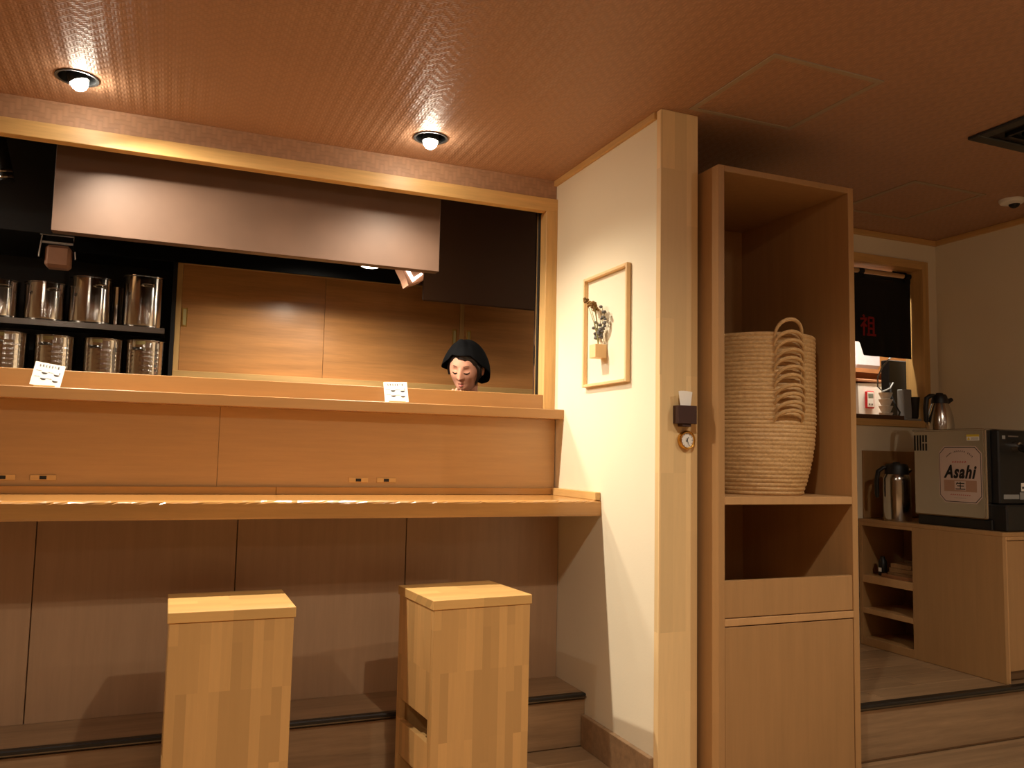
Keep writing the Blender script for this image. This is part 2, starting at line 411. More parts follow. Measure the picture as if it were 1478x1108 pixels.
# menu cards on the ledge
def menu(x0, x1, lean, rz, lbl):
    wd = x1-x0; cx_ = (x0+x1)/2
    o = thing('menu_card', lbl, 'menu', (cx_, 3.335, 1.3552)); h = .09
    bm = bmesh.new(); box(bm, -wd/2, wd/2, 0, .0015, .002, h, bev=.0004)
    c = obj('card', bm, 'white', o, local=True)
    def pr(name, mat, *bx):
        b2 = bmesh.new()
        for q in bx: box(b2, q[0], q[1], -.0005, .0002, q[2], q[3])
        obj(name, b2, mat, c, local=True)
    random.seed(3)
    hd = []
    for k in range(7):
        xx = -wd*.34+k*wd*.1
        for _ in range(3):
            a = random.random()*.5; hd.append((xx+wd*.08*a*.6, xx+wd*.08*(a*.6+.3), h*.80+h*.09*random.random(), h*.82+h*.1))
        hd.append((xx, xx+wd*.07, h*.84, h*.85))
    pr('heading', 'ink', *hd)
    for (ux, uz) in ((-.12, .60), (.28, .58), (-.12, .35), (.28, .32)):
        b2 = bmesh.new()
        pts = [(wd*(ux+.10*math.cos(PI+PI*k/10)), -.0005, h*(uz+.075*math.sin(PI+PI*k/10))) for k in range(11)]
        prism(b2, pts, (0, .0007, 0)); obj('bowl_print', b2, 'inkdark', c, local=True)
        pr('caption', 'ink', *[(wd*(ux-.30+.04*j), wd*(ux-.275+.04*j), h*(uz+.03), h*(uz+.055+.01*(j % 2))) for j in range(5)])
    pr('chopstick_print', 'inkdark', (wd*.36, wd*.385, h*.60, h*.69))
    b2 = bmesh.new(); box(b2, -wd*.34, wd*.34, -.012, .010, 0, .0075, bev=.001)
    obj('holder', b2, 'pine', o, local=True)
    sh = Matrix.Identity(4)
    c.rotation_euler = (math.radians(-16), lean, 0); c.location = (0, .0, .0015); o.rotation_euler = (0, 0, rz)
menu(-.462, -.366, 0.15, .0, 'white menu card with bowl pictures on the ledge in front of the steel pots')
menu(.812, .912, -.05, .0, 'white menu card with bowl pictures on the ledge beside the person')

# ================================================================== STOOLS
def stool(x, y, rz, lbl):
    o = thing('bar_stool', lbl, 'stool', (x, y, 0), None)
    W, D, T, HT = .360, .335, .021, .675
    def P(name, mat, *bx):
        b2 = bmesh.new()
        for q in bx: box(b2, *q, bev=.0015)
        return obj(name, b2, mat, o, local=True)
    P('seat', 'stool_h', (-W/2-.002, W/2+.002, -.004, D+.004, HT-.031, HT))
    P('front_panel', 'stool_v', (-W/2+.003, W/2-.003, 0, T, 0, HT-.0315))
    P('back_panel', 'stool_v', (-W/2+.003, W/2-.003, D-T, D, 0, HT-.0315))
    for s in (-1, 1):
        xa, xb = (-W/2+.003, -W/2+.003+T) if s < 0 else (W/2-.003-T, W/2-.003)
        # upright side with a slot near the foot
        b2 = bmesh.new()
        ya, yb = T+.0003, D-T-.0003
        for q in ((ya, yb, .29, HT-.0315), (ya, ya+.012, .215, .29), (yb-.012, yb, .215, .29), (ya, yb, .10, .215)):
            box(b2, xa, xb, *q)
        bmesh.ops.remove_doubles(b2, verts=b2.verts, dist=1e-5)
        obj('side_panel', b2, 'stool_v', o, local=True)
    P('foot_bar', 'stool_v', (-W/2+.03, W/2-.03, D/2-.02, D/2+.02, .18, .20))
    o.rotation_euler[2] = rz
stool(.207, 2.648, 0, 'pale laminated wooden box stool under the counter, below the sliding kitchen door')
stool(1.003, 2.648, math.radians(4.5), 'pale laminated wooden box stool beside the partition wall, its slotted side brightly lit')

# ================================================================== TALL CABINET
CX0, CX1, CY0, CY1, CZ = 1.775, 2.405, 2.41, 3.06, 2.208
tc = thing('tall_cabinet', 'tall open-topped wooden shelf cabinet holding a stack of straw baskets', 'cabinet', ((CX0+CX1)/2, (CY0+CY1)/2, 0))
T = .0265
obj('side_panel', B((CX0, CX0+T, CY0, CY1, 0, CZ)), 'cabinet', tc)
obj('side_panel', B((CX1-T, CX1, CY0, CY1, 0, CZ)), 'cabinet', tc)
obj('top_panel', B((CX0+T, CX1-T, CY0+.0003, CY1, CZ-.022, CZ)), 'cabinet', tc)
obj('back_panel', B((CX0+T, CX1-T, CY1-.008, CY1, .03, CZ-.022)), 'cabinet', tc)
obj('shelf', B((CX0+T, CX1-T, CY0+.0003, CY1-.008, .994, 1.022)), 'cabinet_edge', tc)
obj('shelf', B((CX0+T, CX1-T, CY0+.0003, CY1-.008, .578, .603)), 'cabinet_edge', tc)
obj('fascia', B((CX0+T+.001, CX1-T-.001, CY0+.004, CY0+.024, .606, .732)), 'cabinet', tc)
obj('door', B((CX0+T+.002, CX1-T-.002, CY0+.003, CY0+.023, .03, .574)), 'cabinet', tc)
obj('plinth', B((CX0+T, CX1-T, CY0+.02, CY0+.035, 0, .027)), 'cabinet_edge', tc)

# ---------- baskets
BH, BSTEP = .292, .0312      # basket height, how far each stands out of the one below
def basket_mesh(nested, seg=132):
    bm = bmesh.new(); rows = 96; rings = []; band_h = BSTEP+.0004
    def rad(z):
        if not nested: return .163 + .050*(1-(1-z/BH)**2)
        d = BH-z
        return .213 if d < band_h else .2005-.20*(d-band_h)
    zs = [BH*i/rows for i in range(rows+1)]
    if nested: zs = [z for z in zs if z < BH-band_h-.001] + [BH-band_h-.0002] + [BH-band_h+band_h*i/14 for i in range(15)]
    for z in zs:
        coil = z/BH*19; top = (not nested) or (BH-z) <= band_h+1e-6
        ring = []
        for k in range(seg):
            a = 2*PI*k/seg; cell = k*44/seg + .5*(int(coil) % 2)
            d = .0055*abs(math.sin(PI*coil))**.6*(.35+.65*abs(math.sin(PI*(cell+coil*.5)))) + .0008*math.sin(7*a+coil*2.1) if top else 0
            r = rad(z if not (nested and top) else BH)+d
            ring.append(bm.verts.new((r*math.cos(a), r*math.sin(a), z)))
        rings.append(ring)
    wall = .003
    for z in ([BH, BH-band_h*.5, BH-band_h*1.3, BH*.5, BH*.2, .005] if nested else [BH, BH*.7, BH*.4, BH*.2, .005]):
        r = (.2055 if z > BH-band_h else rad(z)-wall) if nested else rad(z)-.004
        rings.append([bm.verts.new((r*math.cos(2*PI*k/seg), r*math.sin(2*PI*k/seg), z)) for k in range(seg)])
    for i in range(len(rings)-1):
        for k in range(seg): bm.faces.new((rings[i][k], rings[i][(k+1) % seg], rings[i+1][(k+1) % seg], rings[i+1][k]))
    bm.faces.new(rings[0][::-1]); bm.faces.new(rings[-1])
    return bm
def handle_mesh(kind):
    # an arched strap leaning away from the wall, rooted in its own rim band
    bm = bmesh.new(); R = .2165; half = .265
    rise, out, low = ((.046, .014, .022), (.020, .030, .022), (.026, .027, .022), (.030, .024, .022))[kind]
    pts = []
    for i in range(29):
        f = PI*(i/28); a = -half*math.cos(f)*(1-.04*math.sin(f)); e = math.sin(f)**.85
        pts.append(((R+out*e)*math.cos(a), (R+out*e)*math.sin(a), BH-low+(low+rise)*e))
    n_ = len(pts)
    tube(bm, pts, [.0034+.0042*math.sin(PI*i/(n_-1))**.6+.0004*math.sin(i*2.4) for i in range(n_)], 8)
    return bm
NB = 11; BX, BY = 2.132, 2.645
words = ['bottom', 'second', 'third', 'fourth', 'fifth', 'sixth', 'seventh', 'eighth', 'ninth', 'tenth', 'topmost']
bmes, hm = {}, {}
for i in range(NB):
    lbl = {0: 'woven straw basket at the bottom of the stack, its whole side showing',
           10: 'topmost woven straw basket of the stack, its handle standing highest'}.get(i,
           'woven straw basket, %s from the bottom of the stack' % words[i])
    o = thing('straw_basket', lbl, 'basket', (BX, BY, 1.022+BSTEP*i), 'straw baskets stacked in the tall cabinet')
    q = i > 0
    if q not in bmes:
        body = obj('basket_body', basket_mesh(q), 'straw', o, smooth=True, local=True); bmes[q] = body.data
    else:
        body = bpy.data.objects.new('basket_body', bmes[q]); COL.objects.link(body); body.parent = o
    body.rotation_euler[2] = i*.7
    kd = (1, 1, 1, 1, 2, 2, 2, 2, 3, 3, 0)[i]
    for side in (0, 1):
        if kd not in hm:
            h_ = obj('handle', handle_mesh(kd), 'straw', o, smooth=True, local=True); hm[kd] = h_.data
        else:
            h_ = bpy.data.objects.new('handle', hm[kd]); COL.objects.link(h_); h_.parent = o
        h_.rotation_euler[2] = math.radians(-97+(-1, .5, 0, 1, -.5, 1, -1, .5, .5, -.5, 0)[i]) + PI*side

# ================================================================== LOW CABINET
LX, LY = 3.39, 2.573
lc = thing('low_cabinet', 'low wooden cabinet with an open side niche under the drink machine', 'cabinet', (3.69, 2.98, .2105))
LT = .857
Z0 = .2105
obj('top_panel', B((LX, 3.985, LY, 3.395, LT-.018, LT)), 'cabinet', lc)
obj('side_panel', B((LX+.0003, LX+.02, LY+.0005, 3.056, Z0, LT-.018)), 'cabinet', lc)
obj('niche_rail', B((LX+.0003, LX+.02, 3.056, 3.395, .822, LT-.018)), 'cabinet', lc)
obj('niche_stile', B((LX+.0003, LX+.02, 3.372, 3.395, Z0, .822)), 'cabinet', lc)
obj('niche_base', B((LX+.0003, LX+.3, 3.056, 3.372, Z0, .252)), 'cabinet', lc)
obj('shelf', B((LX+.0003, LX+.3, 3.056, 3.372, .531, .570)), 'cabinet_edge', lc)
obj('shelf', B((LX+.0003, LX+.3, 3.056, 3.372, .374, .400)), 'cabinet_edge', lc)
obj('niche_wall', B((LX+.02, LX+.3, 3.040, 3.0555, Z0, LT-.018)), 'cabinet', lc)
obj('niche_wall', B((LX+.0205, LX+.2995, 3.3755, 3.395, Z0, LT-.018)), 'cabinet', lc)
obj('niche_back', B((LX+.3, LX+.315, 3.040, 3.395, Z0, LT-.018)), 'cabinet', lc)
obj('front_stile', B((LX+.0205, LX+.028, LY+.0005, LY+.022, Z0, LT-.0185)), 'cabinet_edge', lc)
obj('front_rail', B((LX+.029, 3.98, LY+.001, LY+.02, LT-.034, LT-.0185)), 'cabinet_edge', lc)
obj('door', B((LX+.031, 3.98, LY+.003, LY+.021, .262, LT-.037)), 'cabinet', lc)
obj('plinth', B((LX+.021, 3.98, LY+.05, LY+.065, Z0, .26)), 'floor', lc)
# things in the niche
o = thing('spice_tin', 'small dark tin with a white label in the low cabinet niche', 'tin', (3.455, 3.30, .570))
bm = bmesh.new(); lathe(bm, [(.018, 0), (.02, .003), (.02, .075), (.012, .088), (.012, .098)], 20, (3.455, 3.30, .570)); obj('body', bm, 'black', o, smooth=True)
obj('label', B((3.432, 3.4345, 3.288, 3.306, .592, .612), bev=0), 'white', o)
tag(center(obj('flat_tray', B((3.41, 3.60, 3.07, 3.265, .5705, .576), (3.41, 3.415, 3.07, 3.265, .576, .588), (3.595, 3.60, 3.07, 3.265, .576, .588), (3.415, 3.595, 3.07, 3.075, .576, .588), (3.415, 3.595, 3.26, 3.265, .576, .588), bev=.0005), 'brownbox')), 'flat brown tray in the low cabinet niche under the cartons', 'tray')
for j in range(3):
    tag(center(obj('carton', B((3.43+.004*j, 3.58, 3.085+.01*j, 3.245-.006*j, .5765+.0225*j, .598+.0225*j), bev=.001), 'carton')),
        ('flat brown carton, lowest of three on the niche tray', 'flat brown carton, middle of three on the niche tray', 'flat brown carton, topmost of three on the niche tray')[j], 'carton', 'cartons in the niche')
# wall board
tag(center(obj('splash_board', B((3.425, 3.985, 3.388, 3.3995, .858, 1.215)), 'cabinet')), 'plain brown board on the wall behind the vacuum jug and drink machine', 'board')

# ================================================================== DRINK DISPENSER
DX, DY0, DY1, DZ0, DZ1 = 3.425, 2.675, 3.065, .905, 1.313
dd = thing('drink_dispenser', 'stainless steel counter-top drink dispenser with black front and paper label', 'dispenser', (3.70, 2.85, .8575))
obj('body', B((DX, 3.96, DY0, DY1, DZ0, DZ1), bev=.006), 'steel', dd)
obj('top_lip', B((DX-.004, 3.964, DY0-.004, DY1+.004, DZ1-.006, DZ1+.004), bev=.002), 'steel', dd)
obj('front_edge', B((DX-.003, DX+.03, DY0-.010, DY0+.004, DZ0+.002, DZ1), bev=.004), 'steel', dd)
obj('base', B((DX+.01, 3.95, DY0-.02, DY1-.01, .8575, DZ0), bev=.004), 'black', dd)
fp = obj('front_panel', B((DX+.032, 3.958, DY0-.045, DY0-.0005, DZ0+.07, DZ1-.002), bev=.006), 'black', dd)
obj('drip_tray', B((DX+.02, 3.958, DY0-.085, DY0-.001, .8575, DZ0+.07), bev=.006), 'black', dd)
for k in range(5):
    y = 2.985+.0165*k
    for zz in ((1.215, 1.29),) if k > 1 else ((1.215, 1.25), (1.256, 1.29)):
        obj('vent', B((DX-.001, DX+.003, y, y+.0095, zz[0], zz[1]), bev=0), 'blackink', dd)
def side_quad(bm, y0, y1, z0, z1, e=.0012): box(bm, DX-e, DX-e+.0006, min(y0, y1), max(y0, y1), z0, z1)
# warning sticker
b2 = bmesh.new(); side_quad(b2, 2.700, 2.765, 1.262, 1.290); stk = obj('warning_sticker', b2, 'white', dd)
b2 = bmesh.new(); side_quad(b2, 2.700, 2.765, 1.280, 1.290, .0018); obj('sticker_band', b2, 'yellow', stk)
b2 = bmesh.new(); prism(b2, [(DX-.0018, 2.762, 1.265), (DX-.0018, 2.746, 1.265), (DX-.0018, 2.754, 1.279)], (.0006, 0, 0)); obj('sticker_sign', b2, 'yellow', stk)
b2 = bmesh.new(); [side_quad(b2, 2.705, 2.742, 1.2655+.004*i, 1.267+.004*i, .0018) for i in range(3)]; obj('sticker_lines', b2, 'ink', stk)
# octagonal label; s runs along the label from its left (far) to right (near) edge
YL, YR_, LZ0, LZ1 = 2.918, 2.690, .972, 1.236
def oct_(bm, m, e, ch=.03):
    y0, y1, z0, z1 = YR_+m, YL-m, LZ0+m, LZ1-m
    pts = [(y0+ch, z0), (y1-ch, z0), (y1, z0+ch), (y1, z1-ch), (y1-ch, z1), (y0+ch, z1), (y0, z1-ch), (y0, z0+ch)]
    prism(bm, [(DX-e, p[0], p[1]) for p in pts], (.0005, 0, 0))
b2 = bmesh.new(); oct_(b2, 0, .0010); lab = obj('label', b2, 'pinkplate', dd)
b2 = bmesh.new(); oct_(b2, .004, .0014); obj('label_border', b2, 'redink' if False else 'inkdark', lab)
b2 = bmesh.new(); oct_(b2, .007, .0018, .029); obj('label_field', b2, 'pinkplate', lab)
def LS(s, t): return (YL+(YR_-YL)*s, LZ0+(LZ1-LZ0)*t)
def lab_bar(bm, s0, t0, s1, t1, wd, e=.0024):
    a, c = Vector(LS(s0, t0)), Vector(LS(s1, t1)); d = (c-a); n_ = Vector((-d.y, d.x)).normalized()*wd/2
    prism(bm, [(DX-e, p.x, p.y) for p in (a-n_, c-n_, c+n_, a+n_)], (.0006, 0, 0))
b2 = bmesh.new(); a0, c0 = LS(.12, .40), LS(.88, .20); box(b2, DX-.0021, DX-.0016, c0[0], a0[0], c0[1], a0[1]); obj('label_band', b2, 'tan', lab)
b2 = bmesh.new(); a0, c0 = LS(.37, .385), LS(.63, .225); box(b2, DX-.0024, DX-.0019, c0[0], a0[0], c0[1], a0[1]); obj('label_badge', b2, 'pinkplate', lab)
b2 = bmesh.new()   # the character for "draught"
for s0, t0, s1, t1 in ((.44, .365, .41, .325), (.42, .345, .60, .345), (.43, .30, .59, .30), (.39, .245, .62, .245), (.505, .375, .505, .245)):
    lab_bar(b2, s0, t0, s1, t1, .0042, .0028)
obj('label_character', b2, 'blackink', lab)
b2 = bmesh.new()
for k in range(16):
    if k in (4, 11): continue
    a = math.radians(150-120*k/15); r = .34
    s, t = .5+r*math.cos(a)*1.0, .72+.19*math.sin(a)
    lab_bar(b2, s-.012, t-.012, s+.004, t+.014, .0022); lab_bar(b2, s-.008, t+.012, s+.010, t+.006, .0016)
obj('label_arc_lettering', b2, 'inkdark', lab)
b2 = bmesh.new()
for k in range(6): lab_bar(b2, .33+.058*k, .705, .345+.058*k, .735+.006*(k % 2), .003); lab_bar(b2, .33+.058*k, .72, .37+.058*k, .72, .002)
for k in range(10): lab_bar(b2, .27+.048*k, .135, .295+.048*k, .15, .003)
obj('label_red_lettering', b2, 'redink', lab)
b2 = bmesh.new()
for k in range(8): lab_bar(b2, .36+.036*k, .085, .38+.036*k, .09, .0018)
obj('label_fine_lettering', b2, 'ink', lab)
def text_mesh(txt, size, shear, offset):
    cu = bpy.data.curves.new('t', 'FONT'); cu.body = txt; cu.size = size; cu.shear = shear; cu.offset = offset; cu.align_x = 'CENTER'
    cu.extrude = .0003; cu.space_character = 1.14
    to = bpy.data.objects.new('t', cu); COL.objects.link(to)
    dg = bpy.context.evaluated_depsgraph_get()
    me = bpy.data.meshes.new_from_object(to.evaluated_get(dg))
    bpy.data.objects.remove(to); bm = bmesh.new(); bm.from_mesh(me); bpy.data.meshes.remove(me); return bm
b2 = text_mesh('Asahi', .062, .32, .0022)
xs_ = [v.co.x for v in b2.verts]; ys_ = [v.co.y for v in b2.verts]
wx, wy = max(xs_)-min(xs_), max(ys_)-min(ys_)
for v in b2.verts:
    s = .115 + .77*(v.co.x-min(xs_))/wx; t = .43 + .24*(v.co.y-min(ys_))/wy; z_ = v.co.z
    y_, zz = LS(s, t); v.co = Vector((DX-.0024-z_, y_, zz))
obj('label_name', b2, 'blackink', lab)
# tap and stickers on the black front
b2 = bmesh.new()
tube(b2, [(3.56, DY0-.045, 1.235), (3.56, DY0-.075, 1.235)], [.026, .022], 20); fpx = obj('tap_collar', b2, 'steel', dd, smooth=True)
b2 = bmesh.new(); tube(b2, [(3.56, DY0-.07, 1.235), (3.56, DY0-.115, 1.228), (3.56, DY0-.125, 1.19), (3.56, DY0-.125, 1.165)], [.014, .014, .012, .010], 14); obj('tap_spout', b2, 'black', dd, smooth=True)
b2 = bmesh.new(); tube(b2, [(3.615, DY0-.09, 1.20), (3.615, DY0-.10, 1.26), (3.615, DY0-.105, 1.345)], [.012, .014, .018], 14); obj('tap_lever', b2, 'black', dd, smooth=True)
b2 = bmesh.new(); tube(b2, [(3.56, DY0-.09, 1.222), (3.62, DY0-.09, 1.222)], .013, 12); obj('tap_bar', b2, 'black', dd, smooth=True)
ycf = DY0-.0455
obj('front_sticker', B((3.595, 3.630, ycf-.0008, ycf, 1.035, 1.072), bev=0), 'white', dd)
obj('front_sticker_print', B((3.600, 3.626, ycf-.0012, ycf-.0006, 1.046, 1.056), bev=0), 'inkdark', dd)
obj('front_notice', B((3.585, 3.630, ycf-.0008, ycf, .998, 1.030), bev=0), 'grey', dd)
obj('front_emblem', B((3.48, 3.50, ycf-.0008, ycf, 1.27, 1.285), bev=0), 'grey', dd)
obj('front_print', B((3.52, 3.585, ycf-.0008, ycf, 1.28, 1.286), bev=0), 'ink', dd)
obj('front_stripe', B((3.48, 3.58, ycf-.0008, ycf, 1.0, 1.02), bev=0), 'grey', dd)

# ================================================================== VACUUM JUGS
def jug(x, y, z, hgt, r, taper, lbl, face):
    o = thing('vacuum_jug', lbl, 'jug', (x, y, z))
    k = hgt
    if taper:
        prof = [(r*.97, 0), (r, .01*k), (r*1.0, .12*k), (r*.93, .35*k), (r*.78, .55*k), (r*.62, .70*k), (r*.60, .72*k)]
        lid = [(r*.62, .72*k), (r*.60, .80*k), (r*.52, .92*k), (r*.42, .96*k), (r*.12, .97*k)]
    else:
        prof = [(r*.97, 0), (r, .01*k), (r, .70*k), (r*.98, .74*k), (r*.88, .80*k), (r*.84, .81*k)]
        lid = [(r*.86, .805*k), (r*.84, .87*k), (r*.80, .955*k), (r*.72, .985*k), (r*.2, k)]
    b2 = bmesh.new(); lathe(b2, prof, 48); obj('body', b2, 'steel', o, smooth=True, local=True)
    b2 = bmesh.new(); lathe(b2, lid, 40); ld = obj('lid', b2, 'black', o, smooth=True, local=True)
    b2 = bmesh.new(); box(b2, -r*.25, r*.25, -.012, .012, lid[2][1], lid[2][1]+.03*k+.01, bev=.004); obj('lid_button', b2, 'black', ld, smooth=True, local=True)
    b2 = bmesh.new(); c, s = math.cos(face), math.sin(face)
    zt, zb = .93*k, .40*k
    if taper: zb = .22*k
    q_ = .82 if taper else 1
    pts = [(.45*r, zt), (.95*r*q_, zt-.01*k), (1.32*r*q_, zt-.08*k), (1.45*r*q_, (zt+zb)/2), (1.42*r*q_, zb+.03*k), (1.36*r*q_, zb)]
    tube(b2, [(c*p, s*p, q) for p, q in pts], [.009, .011, .012, .012, .011, .009], 10); obj('handle', b2, 'black', o, smooth=True, local=True)
    b2 = bmesh.new(); c, s = -c, -s
    q = .74*k if taper else .80*k
    tube(b2, [(c*r*.5, s*r*.5, q), (c*r*1.02, s*r*1.02, q+.10*k)], [.014, .010], 10); obj('spout', b2, 'black' if taper else 'steel', o, smooth=True, local=True)
jug(3.472, 3.215, .8575, .293, .068, False, 'straight steel vacuum jug with black lid on the low cabinet', math.radians(148))
jug(3.535, 3.0, 1.3175, .185, .064, True, 'small tapered steel vacuum jug with black lid on top of the drink dispenser', math.radians(165))

# ================================================================== PASS-THROUGH
wn = bpy.data.objects.new('window_1', None); COL.objects.link(wn); wn.location = (3.58, 3.45, WZ0); wn['kind'] = 'structure'; wn['label'] = 'wooden framed kitchen pass-through opening'
fY0, fY1 = 3.388, 3.515
obj('frame_jamb', B((WX1-.022, WX1+.022, fY0, fY1, WZ0-.022, WZ1+.022)), 'pine_z', wn)
obj('frame_jamb', B((WX0-.022, WX0+.022, fY0, fY1, WZ0-.022, WZ1+.022)), 'pine_z', wn)
obj('frame_head', B((WX0+.0225, WX1-.0225, fY0+.001, fY1, WZ1-.022, WZ1+.022)), 'pine', wn)
obj('frame_sill', B((WX0+.0225, WX1-.0225, fY0+.001, fY1, WZ0-.025, WZ0+.012)), 'pine', wn)
# noren
NY = 3.475
no = thing('noren_curtain', 'short black noren curtain with a red character in the pass-through', 'curtain', (3.6, NY, 1.74))
b2 = bmesh.new(); tube(b2, [(3.276, NY, 2.214), (3.832, NY, 2.214)], .0125, 14); obj('rod', b2, 'rod', no, smooth=True)
def cloth(pts_fn, x0, x1, nx, nz, y, ztop, thick=.0016):
    bm = bmesh.new(); gr = []
    for f in (0, 1):
        g_ = []
        for i in range(nx+1):
            x = x0+(x1-x0)*i/nx; col_ = []
            for j in range(nz+1):
                zb = pts_fn(x); z = ztop+(zb-ztop)*j/nz
                col_.append(bm.verts.new((x, y+.004*math.sin(x*60)*j/nz+f*thick, z)))
            g_.append(col_)
        gr.append(g_)
    for f in (0, 1):
        for i in range(nx):
            for j in range(nz):
                q = (gr[f][i][j], gr[f][i+1][j], gr[f][i+1][j+1], gr[f][i][j+1])
                bm.faces.new(q if f else q[::-1])
    for i in range(nx):
        for j in (0, nz): bm.faces.new((gr[0][i][j], gr[0][i+1][j], gr[1][i+1][j], gr[1][i][j]))
    for j in range(nz):
        for i in (0, nx): bm.faces.new((gr[0][i][j], gr[0][i][j+1], gr[1][i][j+1], gr[1][i][j]))
    return bm
def hem(x): return 1.815 if x < 3.497 else (1.815-.075*min(1, (x-3.497)/.024))
cl = obj('cloth', cloth(hem, 3.28, 3.879, 90, 10, NY-.004, 2.178), 'norencloth', no, smooth=True)
for xa, xb in ((3.30, 3.33), (3.492, 3.53), (3.842, 3.879)):
    b2 = bmesh.new()
    for (r_, s_) in ((.0145, 1),):
        n_ = 14; ra = []
        for xx in (xa, xb):
            ra.append([b2.verts.new((xx, NY+(r_+d)*math.cos(2*PI*k/n_), 2.214+(r_+d)*math.sin(2*PI*k/n_))) for d in (0, .0015) for k in range(n_)])
        for k in range(n_):
            k2 = (k+1) % n_
            b2.faces.new((ra[0][k], ra[0][k2], ra[1][k2], ra[1][k])); b2.faces.new((ra[0][n_+k], ra[1][n_+k], ra[1][n_+k2], ra[0][n_+k2]))
            b2.faces.new((ra[0][k], ra[0][n_+k], ra[0][n_+k2], ra[0][k2])); b2.faces.new((ra[1][k], ra[1][k2], ra[1][n_+k2], ra[1][n_+k]))
    box(b2, xa, xb, NY-.006, NY-.003, 2.17, 2.205)
    obj('loop', b2, 'norencloth', no, smooth=True)
obj('side_tab', B((3.77, 3.879, NY+.018, NY+.020, 2.16, 2.244), bev=0), 'norencloth', no)
b2 = bmesh.new()   # red character
def red(x0, z0, x1, z1, wd=.011):
    a, c = Vector((x0, z0)), Vector((x1, z1)); d = c-a; n_ = Vector((-d.y, d.x)).normalized()*wd/2
    prism(b2, [(p.x, NY-.0125, p.y) for p in (a-n_, c-n_, c+n_, a+n_)], (0, .003, 0))
cx_, cz_, k_ = 3.548, 1.908, .118
def C_(u, v): return cx_+k_*(u-.5), cz_+k_*(v-.5)
for s in (((.22, .98), (.30, .88)), ((.06, .78), (.44, .82)), ((.42, .80), (.08, .42)), ((.26, .60), (.26, .0)), ((.30, .55), (.44, .44)),
          ((.56, .88), (.56, .06)), ((.56, .88), (.86, .88)), ((.86, .88), (.86, .06)), ((.56, .62), (.86, .62)), ((.56, .36), (.86, .36)), ((.44, .06), (1.0, .06))):
    red(*C_(*s[0]), *C_(*s[1]))
obj('red_character', b2, 'redprint', no)
# things standing on the pass-through sill
SZ = WZ0+.012
tag(center(obj('serving_tray', B((3.30, 3.735, 3.40, 3.51, SZ+.0005, SZ+.006), (3.30, 3.735, 3.398, 3.402, SZ+.004, SZ+.024), (3.733, 3.738, 3.402, 3.508, SZ+.004, SZ+.024), (3.30, 3.735, 3.508, 3.512, SZ+.004, SZ+.024), bev=.0008), 'tray')), 'brown lacquered serving tray on the pass-through sill', 'tray')
tag(center(obj('plastic_tray', B((3.745, 3.87, 3.402, 3.512, SZ+.0005, SZ+.012), bev=.003), 'grey')), 'small light grey tray on the pass-through sill beside the brown tray', 'tray')
SK = 1.397
ps = thing('pass_shelf', 'brown wooden kitchen shelf behind the pass-through sill', 'shelf', (3.9, 3.75, SK-.03))
obj('board', B((3.2, 4.75, 3.517, 3.98, SK-.03, SK), bev=.002), 'tray', ps)
obj('leg', B((3.22, 3.26, 3.55, 3.95, .15, SK-.03), bev=0), 'tray', ps); obj('leg', B((4.69, 4.73, 3.55, 3.95, .15, SK-.03), bev=0), 'tray', ps)
CYF = 3.76
o = thing('white_container', 'white plastic container lit brightly behind the red timer', 'container', (3.86, CYF+.04, SK))
b2 = bmesh.new(); prism(b2, [(3.775, CYF, SK+.0005), (3.945, CYF, SK+.0005), (3.985, CYF, SK+.232), (3.765, CYF, SK+.222)], (0, .12, 0)); obj('body', b2, 'whitep', o)
obj('lid', B((3.758, 3.992, CYF-.005, CYF+.125, SK+.233, SK+.250), bev=.003), 'brownbox', o)
o = thing('kitchen_timer', 'red rimmed kitchen timer with grey face on the white container', 'timer', (3.845, CYF-.01, SK+.08))
tx = 3.815
obj('case', B((tx, tx+.066, CYF-.016, CYF-.0005, SK+.075, SK+.180), bev=.005), 'redplastic', o)
obj('face', B((tx+.008, tx+.058, CYF-.0175, CYF-.015, SK+.084, SK+.171), bev=.001), 'whitep', o)
obj('display', B((tx+.014, tx+.052, CYF-.0182, CYF-.017, SK+.140, SK+.163), bev=0), 'lcd', o)
obj('button', B((tx+.016, tx+.029, CYF-.0182, CYF-.017, SK+.094, SK+.104), bev=0), 'ink', o)
obj('button', B((tx+.036, tx+.049, CYF-.0182, CYF-.017, SK+.094, SK+.104), bev=0), 'ink', o)
for j in range(4):
    b2 = bmesh.new(); lathe(b2, [(.022, 0), (.025, .004), (.036, .030), (.037, .034), (.033, .034), (.022, .008)], 28, (3.668, 3.462, SZ+.0065+.037*j))
    tag(center(obj('white_cup', b2, 'white', smooth=True)), 'small white cup, %s of the stack on the brown tray' % ('bottom', 'second', 'third', 'topmost')[j], 'cup', 'stacked cups on the tray')
    b2 = bmesh.new(); lathe(b2, [(.0372, .018), (.0374, .018), (.0374, .024), (.0372, .024)], 24, (0, 0, 0)); b2.free()
tag(center(obj('grey_canister', B((3.765, 3.825, 3.425, 3.475, SZ+.0125, SZ+.175), bev=.004), 'grey')), 'light grey upright box standing on the grey tray', 'box')
tag(center(obj('black_column', B((3.79, 3.93, 3.55, 3.61, SK+.0005, 1.74), bev=.004), 'black')), 'tall black upright case behind the grey box in the pass-through', 'case')
b2 = bmesh.new(); lathe(b2, [(.018, 0), (.022, .01), (.030, .12), (.027, .12), (.018, .012)], 24, (3.845, 3.43, SZ+.0125)); tag(center(obj('black_cup', b2, 'black', smooth=True)), 'black tapered beaker beside the grey box on the sill', 'beaker')
b2 = bmesh.new()
